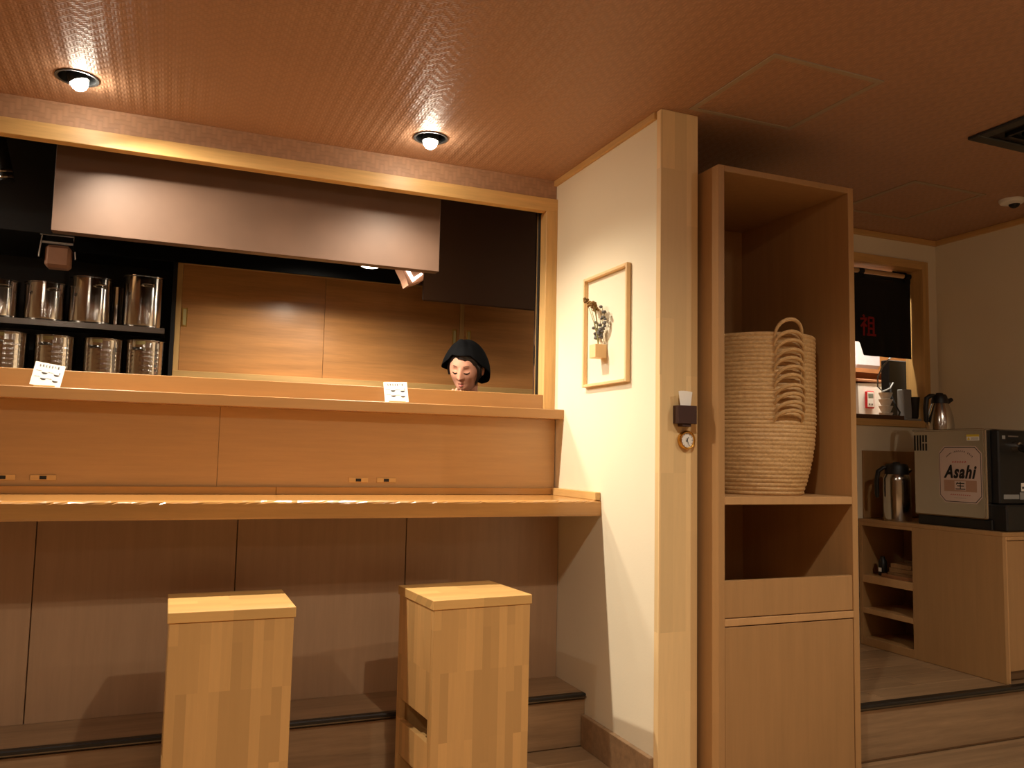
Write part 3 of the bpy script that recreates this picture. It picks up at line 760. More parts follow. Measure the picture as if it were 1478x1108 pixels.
tube(b2, [(3.75, 3.49, 1.75), (3.70, 3.47, 1.725), (3.64, 3.455, 1.68), (3.60, 3.45, 1.62), (3.60, 3.452, 1.57), (3.64, 3.455, 1.545), (3.70, 3.46, 1.565), (3.755, 3.49, 1.60)], .0042, 8)
tag(center(obj('looped_cable', b2, 'grey', smooth=True)), 'thin grey cable looping below the black noren', 'cable')
b2 = bmesh.new()
tube(b2, [(3.742, 3.5, 1.60), (3.72, 3.468, 1.52), (3.70, 3.42, 1.46), (3.715, 3.41, 1.43), (3.70, 3.41, SZ+.012)], .005, 8)
tag(center(obj('black_cable', b2, 'black', smooth=True)), 'black cable hanging beside the white cups in the pass-through', 'cable')
# deeper in the kitchen, seen below the noren
tag(center(obj('paper_bundle', B((4.34, 4.60, 4.36, 4.46, 1.7955, 2.02), bev=.03), 'lilac')), 'pale bundle on the kitchen shelf seen under the noren hem', 'bundle')
kr = thing('kitchen_rack', 'brown wooden kitchen rack seen behind the white container', 'rack', (4.6, 4.5, .15))
obj('upright', B((4.02, 4.06, 4.32, 4.60, .15, 2.3)), 'brownbox', kr); obj('upright', B((5.2, 5.24, 4.32, 4.60, .15, 2.3)), 'brownbox', kr)
obj('shelf', B((4.06, 5.2, 4.32, 4.60, 1.765, 1.795)), 'brownbox', kr)
obj('back', B((4.06, 5.2, 4.60, 4.62, .15, 2.3)), 'door', kr)
obj('shelf', B((4.06, 5.2, 4.32, 4.60, 1.36, 1.39)), 'brownbox', kr)
tag(center(obj('white_tub', B((4.78, 4.88, 4.36, 4.46, 1.7955, 1.84), bev=.006), 'whitep')), 'small white tub on the wooden kitchen rack', 'tub')

# ================================================================== POST FITTINGS, PICTURE
PYF = 2.506
ck = thing('wall_clock', 'small round brass clock on the post', 'clock', (1.702, PYF, 1.185))
def disc(bm, c, prof, seg=36):  # axis along -Y
    rings = []
    for r, d in prof: rings.append([bm.verts.new((c[0]+r*math.cos(2*PI*k/seg), c[1]-d, c[2]+r*math.sin(2*PI*k/seg))) for k in range(seg)])
    for i in range(len(rings)-1):
        for k in range(seg): bm.faces.new((rings[i][k], rings[i][(k+1) % seg], rings[i+1][(k+1) % seg], rings[i+1][k]))
    bm.faces.new(rings[0]); bm.faces.new(rings[-1][::-1])
cc = (1.702, PYF-.0005, 1.217)
b2 = bmesh.new(); disc(b2, cc, [(.033, 0), (.034, .008), (.033, .015), (.030, .018), (.026, .017), (.0255, .010)]); obj('case', b2, 'gold', ck, smooth=True)
b2 = bmesh.new(); disc(b2, cc, [(.0255, .0102), (.0255, .0112)]); dl = obj('dial', b2, 'whitep', ck)
b2 = bmesh.new()
for k in range(12):
    a = k*PI/6; c, s = math.cos(a), math.sin(a)
    prism(b2, [(cc[0]+r_*c-q*s*.0008, cc[1]-.0118, cc[2]+r_*s+q*c*.0008) for r_, q in ((.0195, 1), (.0195, -1), (.0235, -1), (.0235, 1))], (0, .0005, 0))
obj('hour_marks', b2, 'inkdark', dl)
def hand(a, ln, wd, nm, e):
    b2 = bmesh.new(); c, s = math.cos(a), math.sin(a)
    prism(b2, [(cc[0]+r_*c-q*s*wd, cc[1]-e, cc[2]+r_*s+q*c*wd) for r_, q in ((-.006, 1), (-.006, -1), (ln, -.3), (ln, .3))], (0, .0006, 0)); obj(nm, b2, 'blackink', ck)
hand(math.radians(62), .013, .0022, 'hour_hand', .0130); hand(math.radians(-70), .020, .0014, 'minute_hand', .0140)
ph = thing('paper_holder', 'dark brown holder box for paper slips on the post', 'holder', (1.688, PYF, 1.275))
hx0, hx1, hy0, hy1, hz0, hz1 = 1.650, 1.726, 2.468, 2.5055, 1.274, 1.338
obj('box', B((hx0, hx1, hy0, hy0+.004, hz0, hz1), (hx0, hx1, hy1-.004, hy1, hz0, hz1), (hx0, hx0+.004, hy0+.004, hy1-.004, hz0, hz1), (hx1-.004, hx1, hy0+.004, hy1-.004, hz0, hz1), (hx0+.004, hx1-.004, hy0+.004, hy1-.004, hz0, hz0+.004), bev=.001), 'brownplastic', ph)
obj('mount', B((hx0+.02, hx1-.02, hy0+.006, hy1-.001, hz0-.010, hz0), bev=.001), 'brownplastic', ph)
for j in range(5):
    a = math.radians(-9+4.5*j); b2 = bmesh.new(); box(b2, -.0062, .0062, -.0006, .0006, 0, .112, bev=0)
    o = obj('paper_slip', b2, 'white'); o.location = (1.678+.005*j, 2.4765+.0035*j, hz0+.0045); o.rotation_euler = (0, a, 0)
    tag(o, 'white paper slip standing in the dark brown holder on the post', 'paper', 'paper slips in the holder')
MT['frame_z'] = wood('frame_pale_z', (236, 200, 146), axis='Z', dark=.9); MT['frame_y'] = wood('frame_pale_y', (236, 200, 146), axis='Y', dark=.9)
pf = thing('picture_frame', 'thin pale wooden frame hung on the partition wall', 'frame', (XW, 2.905, 1.437))
fy0, fy1, fz0, fz1 = 2.722, 3.085, 1.437, 1.895; fx0, fx1 = XW-.020, XW-.001
obj('stile', B((fx0, fx1, fy0, fy0+.012, fz0, fz1)), 'frame_z', pf)
obj('stile', B((fx0, fx1, fy1-.012, fy1, fz0, fz1)), 'frame_z', pf)
obj('rail', B((fx0, fx1, fy0+.014, fy1-.014, fz0, fz0+.012)), 'frame_y', pf)
obj('rail', B((fx0, fx1, fy0+.014, fy1-.014, fz1-.012, fz1)), 'frame_y', pf)
va = thing('block_vase', 'small pale wooden cube vase of dried flowers on the wall inside the frame', 'vase', (XW-.03, 2.932, 1.545))
vx, vy, vz = XW-.053, 2.905, 1.545
obj('block', B((vx, XW-.001, vy, vy+.052, vz, vz+.055)), 'frame_z', va)
random.seed(5)
cxv, cyv, czv = vx+.026, vy+.026, vz+.05
for k in range(9):
    dy = (-.055, -.03, -.01, .01, .028, .05, .075, .06, -.045)[k]; hh = (.13, .15, .17, .16, .155, .18, .20, .10, .09)[k]; dx = random.uniform(-.035, .02)
    b2 = bmesh.new()
    p = [(cxv+dx*t*t, cyv+dy*(t**1.3), czv+hh*t) for t in (0, .25, .5, .75, 1)]
    tube(b2, p, .0013, 5); s_ = obj('stem', b2, 'stem', va)
    b2 = bmesh.new(); kind = 'blossom' if k in (2, 3, 4, 5, 6) else 'leaf'
    e = Vector(p[-1])
    for q in range(9 if kind == 'blossom' else 12):
        t = random.random()
        c = e + Vector((random.uniform(-.008, .008), random.uniform(-.010, .010), random.uniform(-.012, .006))) if kind == 'blossom' else Vector(p[0]).lerp(e, .3+.75*t)+Vector((random.uniform(-.006, .006), random.uniform(-.008, .008), 0))
        ball(b2, c, random.uniform(.005, .0085), 1, 1, .8, 7, 5)
    obj('flower_head' if kind == 'blossom' else 'leaves', b2, kind, s_, smooth=True)

# ================================================================== CEILING THINGS
def lamp(x, y, aim, watts, lbl, group=None, cone=150):
    sfx = '_offscreen' if group else ''
    o = thing('ceiling_spotlight'+sfx, lbl, 'spotlight', (x, y, H), group)
    b2 = bmesh.new(); lathe(b2, [(.062, .0), (.0615, .0), (.0605, .06), (.0605, .065), (.062, .065)], 28, (x, y, H+.0005), cap=False)
    lathe(b2, [(.0605, .064), (.001, .066)], 28, (x, y, H), cap=False); obj('can', b2, 'can', o, smooth=True)
    b2 = bmesh.new(); lathe(b2, [(.060, .001), (.060, -.003), (.069, -.004), (.070, -.0005), (.066, .0)], 36, (x, y, H), cap=False); obj('rim', b2, 'can', o, smooth=True)
    a = Vector(aim).normalized()
    c = Vector((x, y, H+.004))
    b2 = bmesh.new(); tube(b2, [c-a*.03, c+a*.022], [.030, .034], 20); obj('lamp_head', b2, 'can', o, smooth=True)
    e = c+a*.030
    b2 = bmesh.new(); ball(b2, e-a*.006, .028, 1, 1, 1, 16, 10); obj('bulb', b2, 'glow', o, smooth=True)
    L = bpy.data.lights.new('spot_beam'+sfx, 'SPOT'); L.energy = watts*4; L.color = LAMP_COL; L.spot_size = math.radians(cone); L.spot_blend = .8; L.shadow_soft_size = .018
    lo = bpy.data.objects.new('spot_beam'+sfx, L); COL.objects.link(lo); lo.parent = o
    p = e+a*.024-Vector((x, y, H)); lo.location = p
    lo.rotation_euler = a.to_track_quat('-Z', 'Y').to_euler()
lamp(*LAMPS[0], (.36, -.04, -.93), COUNTER_W*1.2, 'lit round recessed ceiling spotlight above the brown hood end near the pots', cone=146)
lamp(*LAMPS[1], (-.06, -.08, -.99), COUNTER_W, 'lit round recessed ceiling spotlight above the counter, nearer the partition', cone=146)
for i, (x, y) in enumerate(ROOM_LAMPS):
    lamp(x, y, (0, .05, -1), ROOM_W*(1.6, 1, 1.5, 1, 1, 1.5)[i], 'round recessed ceiling spotlight over the dining room floor', 'dining room spotlights')
def hatch(x0, x1, y0, y1, lbl):
    o = thing('ceiling_hatch', lbl, 'hatch', ((x0+x1)/2, (y0+y1)/2, H)); t = .02
    obj('frame', B((x0, x1, y0, y0+t, H-.004, H), (x0, x1, y1-t, y1, H-.004, H), (x0, x0+t, y0+t, y1-t, H-.004, H), (x1-t, x1, y0+t, y1-t, H-.004, H), bev=.0006), 'alu', o)
    obj('panel', B((x0+t+.0015, x1-t-.0015, y0+t+.0015, y1-t-.0015, H-.002, H-.0003), bev=0), 'weave', o)
hatch(1.687, 2.142, 2.003, 2.463, 'square metal framed ceiling hatch above the tall cabinet')
hatch(3.038, 3.490, 2.680, 3.150, 'square metal framed ceiling hatch near the pass-through')
ac = thing('ceiling_vent', 'black square ceiling air vent with stepped frame', 'vent', (3.11, 1.93, H))
ax0, ax1, ay0, ay1 = 2.81, 3.41, 1.632, 2.232
obj('frame', B((ax0, ax1, ay0, ay0+.05, H-.012, H), (ax0, ax1, ay1-.05, ay1, H-.012, H), (ax0, ax0+.05, ay0+.05, ay1-.05, H-.012, H), (ax1-.05, ax1, ay0+.05, ay1-.05, H-.012, H), bev=.003), 'can', ac)
for k in range(1, 6):
    t = .05+.04*k
    obj('louvre', B((ax0+t, ax1-t, ay0+t, ay0+t+.012, H-.016, H-.001), (ax0+t, ax1-t, ay1-t-.012, ay1-t, H-.016, H-.001), (ax0+t, ax0+t+.012, ay0+t, ay1-t, H-.016, H-.001), (ax1-t-.012, ax1-t, ay0+t, ay1-t, H-.016, H-.001), bev=0), 'black', ac)
obj('plenum', B((ax0+.05, ax1-.05, ay0+.05, ay1-.05, H-.001, H-.0003), bev=0), 'blackink', ac)
sm = thing('dome_camera', 'small white round ceiling device with a dark glass eye', 'camera', (3.675, 2.69, H))
b2 = bmesh.new(); lathe(b2, [(.056, 0), (.056, -.006), (.050, -.016), (.030, -.022)], 36, (3.675, 2.69, H)); obj('housing', b2, 'whitep', sm, smooth=True)
b2 = bmesh.new(); ball(b2, (3.685, 2.685, H-.021), .024, 1, 1, .8, 18, 10); obj('lens', b2, 'blackink', sm, smooth=True)

# ================================================================== KITCHEN
hd = thing('range_hood', 'long brown metal kitchen hood over the counter opening', 'hood', (.31, 3.87, 1.966))
hx0, hx1, hz0 = -.452, 1.085, 1.966
obj('front_plate', B((hx0, hx1, 3.53, 3.542, hz0, 2.6), bev=.001), 'hood', hd)
obj('side_plate', B((hx0, hx0+.012, 3.5425, 4.18, hz0+.14, 2.6), bev=.001), 'hood', hd)
obj('side_plate', B((hx1-.012, hx1, 3.5425, 4.18, hz0+.14, 2.6), bev=.001), 'hood', hd)
obj('rear_plate', B((hx0+.0125, hx1-.0125, 4.168, 4.18, hz0+.06, 2.6), bev=.001), 'shadeblack', hd)
obj('inner_plate', B((hx0+.0125, hx1-.0125, 3.5425, 4.1675, hz0+.19, hz0+.20), bev=0), 'shadeblack', hd)
obj('bottom_lip', B((hx0, hx1, 3.543, 3.585, hz0, hz0+.006), bev=.001), 'hood', hd)
def hood_lamp(x, y, lbl, wts):
    o = thing('hood_lamp', lbl, 'lamp', (x, y, hz0+.14), 'hood lamps'); hz0_ = hz0+.09 if y > 3.9 else hz0-.030
    o.location.z = hz0_+.10
    if y < 3.9: obj('stalk', B((x-.01, x+.01, y-.01, y+.01, hz0_+.10, hz0+.19), bev=0), 'steel', o)
    b2 = bmesh.new(); lathe(b2, [(.048, .0), (.050, -.03), (.046, -.03), (.042, -.004)], 28, (x, y, hz0_+.10)); obj('housing', b2, 'steel', o, smooth=True)
    b2 = bmesh.new(); lathe(b2, [(.040, -.024), (.036, -.034), (.010, -.038)], 24, (x, y, hz0_+.10)); obj('lens', b2, 'glowsoft', o, smooth=True)
    L = bpy.data.lights.new('hood_beam', 'SPOT'); L.energy = wts*4; L.color = LAMP_COL; L.spot_size = math.radians(164); L.spot_blend = .5; L.shadow_soft_size = .03
    lo = bpy.data.objects.new('hood_beam', L); COL.objects.link(lo); lo.parent = o; lo.location = (0, 0, -.055)
hood_lamp(.62, 3.92, 'round lamp inside the brown hood, hidden behind its front plate', HOOD_W); hood_lamp(.82, 3.74, 'round white lamp just showing under the brown hood edge', HOOD_W*.8)
o = thing('angled_fitting', 'glowing white angled lamp hanging under the brown hood end', 'lamp', (1.02, 3.75, 1.93))
b2 = bmesh.new()
prism(b2, [(.945, 3.74, 2.075), (.962, 3.74, 2.02), (.992, 3.74, 1.968), (1.003, 3.74, 1.935), (1.075, 3.74, 1.966), (1.08, 3.74, 2.075)], (0, .10, 0)); obj('bracket', b2, 'salmon', o)
b2 = bmesh.new(); prism(b2, [(.975, 3.73, 2.02), (1.022, 3.73, 1.950), (1.082-.012, 3.73, 1.992), (1.060, 3.73, 1.998), (1.024, 3.73, 1.972), (.995, 3.73, 2.02)], (0, .009, 0)); obj('lit_tube', b2, 'glowfaint', o)
du = thing('cover_panel', 'dark brown hanging cover panel above the person', 'panel', (1.6, 4.35, 1.958))
obj('front_plate', B((1.205, 2.6, 4.2, 4.212, 1.958, 2.6), bev=.012), 'duct', du)
obj('hanger', B((1.6, 1.62, 4.2125, 4.23, 2.3, 2.6), bev=0), 'duct', du)
tag(center(obj('channel_strip', B((1.533, 1.538, 3.458, 3.472, 1.38, 2.3), bev=0), 'steel')), 'thin steel edge strip beside the jamb of the kitchen opening', 'strip')
tag(center(obj('black_channel', B((1.539, 1.602, 3.452, 3.49, 1.15, 2.32), bev=.001), 'black')), 'black upright channel behind the jamb of the kitchen opening', 'channel')
# wall cabinet with sliding doors
DYF = 4.55
wc = thing('wall_cabinet', 'wooden kitchen wall cabinet with sliding doors behind the person', 'cabinet', (1.3, 4.75, 1.52))
obj('bottom_rail', B((0, 2.7, DYF-.035, 4.899, 1.50, 1.545), bev=.002), 'pine', wc)
obj('top_rail', B((0, 2.7, DYF-.03, 4.899, 2.112, 2.14), bev=.002), 'duct', wc)
obj('side_panel', B((-.02, 0, DYF-.03, 4.899, 1.50, 2.14), bev=.001), 'black', wc)
obj('back_panel', B((0, 2.7, 4.89, 4.899, 1.545, 2.112), bev=0), 'door', wc)
def sdoor(x0, x1, y, seams, pulls, lbl):
    d = obj('sliding_door', B((x0, x0+.026, y, y+.02, 1.546, 2.111), bev=.001), 'pine_z', wc, label=lbl)
    xs2 = [x0+.0265] + seams + [x1]
    for a, b_ in zip(xs2, xs2[1:]): obj('door_panel', B((a+.0008, b_-.0008, y+.003, y+.018, 1.546, 2.098), bev=.0006), 'door', d)
    obj('door_rail', B((x0+.0265, x1, y, y+.02, 2.0985, 2.111), bev=.001), 'pine', d)
    for p in pulls:
        obj('pull', B((p-.014, p+.014, y-.0005, y+.002, 1.775, 1.872), bev=.0008), 'brass', d)
        obj('pull_recess', B((p-.007, p+.007, y-.0009, y+.0021, 1.783, 1.864), bev=0), 'tape', d)
sdoor(.001, 1.535, DYF, [.756], [.045, 1.505], 'wide sliding door with a centre seam and brass pulls')
sdoor(1.536, 2.69, DYF+.0, [], [1.592], 'sliding door behind the head scarf')
# steel shelves with pots
sh = thing('steel_shelf', 'steel kitchen shelf unit loaded with stock pots', 'shelf', (-.9, 4.6, 1.43))
for z in (1.735, 1.435):
    obj('board', B((-1.75, -.045, 4.40, 4.78, z, z+.003), (-1.75, -.045, 4.40, 4.404, z-.024, z), bev=0), 'shelfsteel', sh)
    obj('bracket', B((-.065, -.05, 4.41, 4.895, z-.022, z-.002), bev=0), 'shelfsteel', sh)
    obj('bracket', B((-1.70, -1.685, 4.41, 4.895, z-.022, z-.002), bev=0), 'shelfsteel', sh)
def pot(x, y, z, r, h, lbl, perf=False, tape=False, ang=-.4, group=None, lid=False):
    o = thing('stock_pot', lbl, 'pot', (x, y, z), group)
    b2 = bmesh.new()
    if perf:
        seg = 72; rows = 30; prof = [(r*.96, 0)] + [(r, h*(.03+.94*i/rows)) for i in range(rows+1)] + [(r*1.03, h), (r*1.03, h*.995), (r*.97, h*.98), (r*.95, .01)]
        rings = []
        for i, (rr, zz) in enumerate(prof):
            rings.append([b2.verts.new(((rr-(.0022 if 2 < i < rows-2 and i % 3 == 1 and k % 3 == 1 else 0))*math.cos(2*PI*k/seg), (rr-(.0022 if 2 < i < rows-2 and i % 3 == 1 and k % 3 == 1 else 0))*math.sin(2*PI*k/seg), zz)) for k in range(seg)])
        for i in range(len(rings)-1):
            for k in range(seg): b2.faces.new((rings[i][k], rings[i][(k+1) % seg], rings[i+1][(k+1) % seg], rings[i+1][k]))
        b2.faces.new(rings[0][::-1]); b2.faces.new(rings[-1])
    else:
        lathe(b2, [(r*.95, 0), (r*.99, .006), (r, .02), (r*.997, h*.5), (r, h*.97), (r*1.035, h*.985), (r*1.035, h), (r*.985, h), (r*.98, h*.96), (r*.96, .012)], 56)
    obj('body', b2, 'pot', o, smooth=True, local=True)
    for s in (0, PI):
        b2 = bmesh.new(); a = ang+s; zc = h*.80; pts = []
        for i in range(9):
            u = -1+2*i/8; aa = a+u*.30*(1); rr = r*.99+.034*(1-abs(u)**3.0)
            pts.append((rr*math.cos(aa), rr*math.sin(aa), zc+.004*(1-u*u)))
        tube(b2, pts, .0042, 8); obj('handle', b2, 'steel', o, smooth=True, local=True)
    if tape:
        b2 = bmesh.new(); seg = 10; a0 = -PI/2-.50; pr_ = []
        for i in range(seg+1):
            a = a0+.5*i/seg
            pr_.append([b2.verts.new(((r*1.003+dd_)*math.cos(a), (r*1.003+dd_)*math.sin(a), zz)) for dd_, zz in ((.001, h*.90), (.004, h*.97))])
        for i in range(seg): b2.faces.new((pr_[i][0], pr_[i+1][0], pr_[i+1][1], pr_[i][1]))
        obj('tape_label', b2, 'tape', o, local=True)
Zu, Zl = 1.7385, 1.4385
U = [(-.79, .100, .185, 'low polished stock pot on the upper steel shelf, third from the tallest pot'),
     (-.583, .090, .190, 'low polished stock pot on the upper steel shelf, second from the tallest pot'),
     (-.386, .098, .232, 'tall polished stock pot with folded handle on the upper shelf, next to the corner pot'),
     (-.152, .096, .262, 'tallest polished stock pot on the upper shelf, next to the sliding doors')]
for x, r, h, l in U: pot(x, 4.53, Zu, r, h, l, ang=-1.1 if x < -.3 else -1.35)
pot(-.285, 4.70, Zu, .062, .225, 'narrow stock pot half hidden behind the tallest pot on the upper shelf')
for x, h, l in ((-.73, .242, 'perforated steel pot on the lower shelf, farthest from the sliding doors'), (-.528, .238, 'perforated steel pot with cream tape behind the menu card'),
                (-.318, .238, 'perforated steel pot with cream tape, second from the sliding doors'), (-.128, .242, 'perforated steel pot on the lower shelf, next to the sliding doors')):
    pot(x, 4.54, Zl, .091, h, l, perf=True, tape=True, ang=-1.9)
# black upper cabinet with towel holder
tag(center(obj('black_cupboard', B((-2.2, -.025, 4.30, 4.895, 2.125, 2.595), bev=.002), 'darkwall')), 'dark grey kitchen cupboard hanging above the pot shelves', 'cupboard')
th = thing('towel_holder', 'steel bracket holding a tan block under the dark cupboard', 'holder', (-.52, 4.36, 1.975))
obj('top_plate', B((-.595, -.447, 4.31, 4.43, 2.1205, 2.1245), bev=0), 'steel', th)
obj('front_bar', B((-.585, -.457, 4.312, 4.318, 2.083, 2.094), bev=.001), 'steel', th)
for xx in (-.590, -.458):
    b2 = bmesh.new(); s = 1 if xx > -.5 else -1
    prism(b2, [(xx, 4.32, 2.1205), (xx, 4.42, 2.1205), (xx+s*.010, 4.42, 2.035), (xx+s*.010, 4.32, 2.02)], (.006, 0, 0)); obj('arm', b2, 'steel', th)
obj('block', B((-.573, -.466, 4.325, 4.41, 1.978, 2.083), bev=.014), 'salmon', th)
# dark spot lamp hanging by the opening edge
o = thing('hanging_spot', 'black tube with chrome rings hanging in front of the dark cupboard', 'fitting', (-.69, 3.9, 2.6))
b2 = bmesh.new(); tube(b2, [(-.72, 3.9, 2.60), (-.715, 3.9, 2.42), (-.672, 3.9, 2.235)], [.02, .028, .030], 18); obj('tube', b2, 'black', o, smooth=True)
for zz, t in ((2.272, .80), (2.248, .93)):
    p = Vector((-.715, 3.9, 2.42)).lerp(Vector((-.672, 3.9, 2.235)), t); d = Vector((.043, 0, -.185)).normalized()
    b2 = bmesh.new(); tube(b2, [p-d*.006, p, p+d*.006], [.0305, .0325, .0305], 20); obj('ring', b2, 'pot', o, smooth=True)

for x_, y_, w_, lb_ in ((-1.7, 3.75, HOOD_W*1.3, 'unseen kitchen fill lamp added beyond the pot shelves'),):
    o = thing('kitchen_fill_lamp_offscreen', lb_, 'lamp', (x_, y_, 2.6))  # unseen lamp, added to brighten the pots and the dark wall
    b2 = bmesh.new(); lathe(b2, [(.05, 0), (.055, -.02), (.048, -.02), (.044, -.004)], 28, (x_, y_, 2.5995)); obj('housing', b2, 'whitep', o, smooth=True)
    b2 = bmesh.new(); lathe(b2, [(.043, -.005), (.040, -.016), (.01, -.018)], 24, (x_, y_, 2.5995)); obj('lens', b2, 'glowsoft', o, smooth=True)
    L = bpy.data.lights.new('fill_beam_offscreen', 'SPOT'); L.energy = w_*4; L.color = LAMP_COL; L.spot_size = math.radians(166); L.spot_blend = .5; L.shadow_soft_size = .04
    lo = bpy.data.objects.new('fill_beam_offscreen', L); COL.objects.link(lo); lo.parent = o; lo.location = (0, 0, -.035)
# light of the kitchen beyond the pass-through: a ceiling batten
kb = thing('kitchen_batten', 'slim white ceiling batten lamp in the kitchen beyond the pass-through', 'lamp', (3.85, 3.60, 2.6))
obj('body', B((3.4, 4.3, 3.57, 3.63, 2.57, 2.5995), bev=.003), 'whitep', kb)
obj('diffuser', B((3.42, 4.28, 3.575, 3.625, 2.555, 2.569), bev=.003), 'glowsoft', kb)
L = bpy.data.lights.new('batten_beam', 'AREA'); L.shape = 'RECTANGLE'; L.size = .86; L.size_y = .05; L.energy = PASS_W*3; L.color = (1, .86, .68)
lo = bpy.data.objects.new('batten_beam', L); COL.objects.link(lo); lo.parent = kb; lo.location = (0.05, 0, -.05)

# ================================================================== PERSON
HC = Vector((1.372, 3.95, 1.590))
RH = Matrix.Rotation(math.radians(-37), 3, 'Z') @ Matrix.Rotation(math.radians(20), 3, 'X') @ Matrix.Rotation(math.radians(4), 3, 'Y')
def G(v, s): return math.exp(-(v/s)**2)
def headpt(az, el, off=0.0):
    dx, dy, dz = math.sin(az)*math.cos(el), -math.cos(az)*math.cos(el), math.sin(el)
    x, y, z = .0745*dx, (.090 if dy < 0 else .098)*dy, (.116 if dz > 0 else .113)*dz
    A = abs(az)
    if dz < 0:
        q = -dz; x *= 1-.30*q**1.6
        if dy > 0: y *= 1-.5*q
        else: y -= .026*G(q-.82, .26)*max(0, math.cos(az))*(1 if q < .97 else .6)
    disp = 0
    t = min(1, max(0, (.16-el)/.44))
    nb = .022*t*(1 if el > -.29 else G(el+.29, .055))
    disp += nb*G(az, .11+.05*t)
    disp += .004*G(A-.17, .06)*G(el+.27, .06)
    disp -= .009*G(A-.37, .17)*G(el-.03, .12)
    disp += .0045*G(A-.37, .12)*G(el+.005, .07)
    disp += .0025*G(A-.36, .24)*G(el-.20, .08)
    disp += .0055*G(az, .22)*G(el+.50, .05) + .0055*G(az, .19)*G(el+.62, .05) - .002*G(az, .25)*G(el+.56, .02)
    disp += .004*G(A-.62, .3)*G(el+.25, .22)
    p = Vector((x, y, z)); d = Vector((dx*.55, dy-.15*(dy < 0), dz*.45)).normalized()
    n = Vector((dx/.0745, dy/.09, dz/.115)).normalized()
    return HC + RH @ ((p + d*disp + n*off)*1.10)
def grid(bm, fn, nu, nv, wrap=False):
    g = [[bm.verts.new(fn(i/nu, j/nv)) for j in range(nv+1)] for i in range(nu if wrap else nu+1)]
    for i in range(nu):
        for j in range(nv):
            i2 = (i+1) % len(g) if wrap else i+1
            bm.faces.new((g[i][j], g[i2][j], g[i2][j+1], g[i][j+1]))
def capsule(bm, a, b, ra, rb, seg=16):
    a, b = Vector(a), Vector(b); d = (b-a).normalized()
    pts, rs = [], []
    for k in range(5): t = math.cos(PI/2*k/5); pts.append(a-d*ra*t); rs.append(max(.0006, ra*math.sin(PI/2*k/5)))
    pts.append(a); rs.append(ra); pts.append(b); rs.append(rb)
    for k in range(1, 6): t = math.sin(PI/2*k/5); pts.append(b+d*rb*t); rs.append(max(.0006, rb*math.cos(PI/2*k/5)))
    tube(bm, pts, rs, seg)
F_ = Vector((-.35, -.937, 0)); Rv = Vector((-.937, .35, 0)); Uz = Vector((0, 0, 1))
Pv, Ch, Nk = Vector((1.445, 4.12, .98)), Vector((1.435, 4.09, 1.24)), Vector((1.42, 4.05, 1.385))
sR, sL = Nk+Rv*.155-Uz*.055, Nk-Rv*.155-Uz*.055
eR, wR = sR+F_*.03+Rv*.05-Uz*.255, Vector((1.292, 3.865, 1.318))
eL, wL = sL+F_*.0-Rv*.04-Uz*.265, sL+F_*.20+Rv*.03-Uz*.33
def hand_(bm, wr, d, nrm, curl, tside):
    d = d.normalized(); sd = d.cross(nrm).normalized(); nrm = sd.cross(d)
    for k, o_ in enumerate((-.028, -.0095, .0095, .028)):
        capsule(bm, wr+sd*o_*.6, wr+d*.082+sd*o_, .013, .0105, 10)
        L_ = (.062, .074, .069, .054)[k]; p = wr+d*.086+sd*o_; dd2 = d.copy()
        for j, fr in enumerate((.45, .32, .23)):
            dd2 = (Matrix.Rotation(curl*(.6+.4*j), 3, sd) @ dd2); q = p+dd2*L_*fr
            capsule(bm, p, q, .0088-.0007*j, .0081-.0007*j, 10); p = q
    p = wr+d*.03+sd*tside*.03; t1 = (d*.62+sd*tside*.7+nrm*.25).normalized(); q = p+t1*.038
    capsule(bm, wr+d*.015, q, .014, .0105, 10); t2 = (t1*.7+d*.6).normalized(); capsule(bm, q, q+t2*.030, .0105, .0085, 10)
bm = bmesh.new()
grid(bm, lambda u, v: headpt(-PI+2*PI*u, -PI/2+.02+(PI-.04)*v), 96, 72, True)
bmesh.ops.holes_fill(bm, edges=[e for e in bm.edges if e.is_boundary])
for s in (-1, 1):
    ball(bm, headpt(s*1.62, -.08, .004), .016, .6, .8, 1.9, 14, 10)
capsule(bm, HC+RH @ Vector((0, .03, -.05)), Nk+Uz*.01, .050, .054)
capsule(bm, Nk-Uz*.02, Ch, .06, .115); capsule(bm, Ch, Pv, .115, .12)
capsule(bm, Ch+Rv*.06, Pv+Rv*.05, .09, .10); capsule(bm, Ch-Rv*.06, Pv-Rv*.05, .09, .10)
for s_, e_, w_ in ((sR, eR, wR), (sL, eL, wL)):
    capsule(bm, Nk-Uz*.03, s_, .05, .046); capsule(bm, s_, e_, .045, .036); capsule(bm, e_, w_, .036, .024)
for sg in (1, -1):
    hp = Pv+Rv*.085*sg-Uz*.03; kn = Pv+Rv*.09*sg+F_*.01-Uz*.42; an = Pv+Rv*.09*sg-F_*.01-Uz*.765
    capsule(bm, hp, kn, .085, .055); capsule(bm, kn, an, .055, .036); capsule(bm, an-Uz*.025-F_*.02, an+F_*.14-Uz*.035, .034, .026)
hand_(bm, wR, Vector((-.16, -.24, .95)), Vector((.5, .85, .2)), .35, 1)
hand_(bm, wL, F_+Uz*-.15, -Uz, .3, 1)
pe = obj('person', bm, 'skin', smooth=False)
pe.data.transform(Matrix.Translation(-Vector((1.46, 4.16, .15)))); pe.location = (1.46, 4.16, .15)
md = pe.modifiers.new('m', 'REMESH'); md.mode = 'VOXEL'; md.voxel_size = .0036; md.use_smooth_shade = True
md = pe.modifiers.new('s', 'SMOOTH'); md.iterations = 2; md.factor = .4
tag(pe, 'person in a black head scarf looking down behind the counter, hand near the chin', 'person')
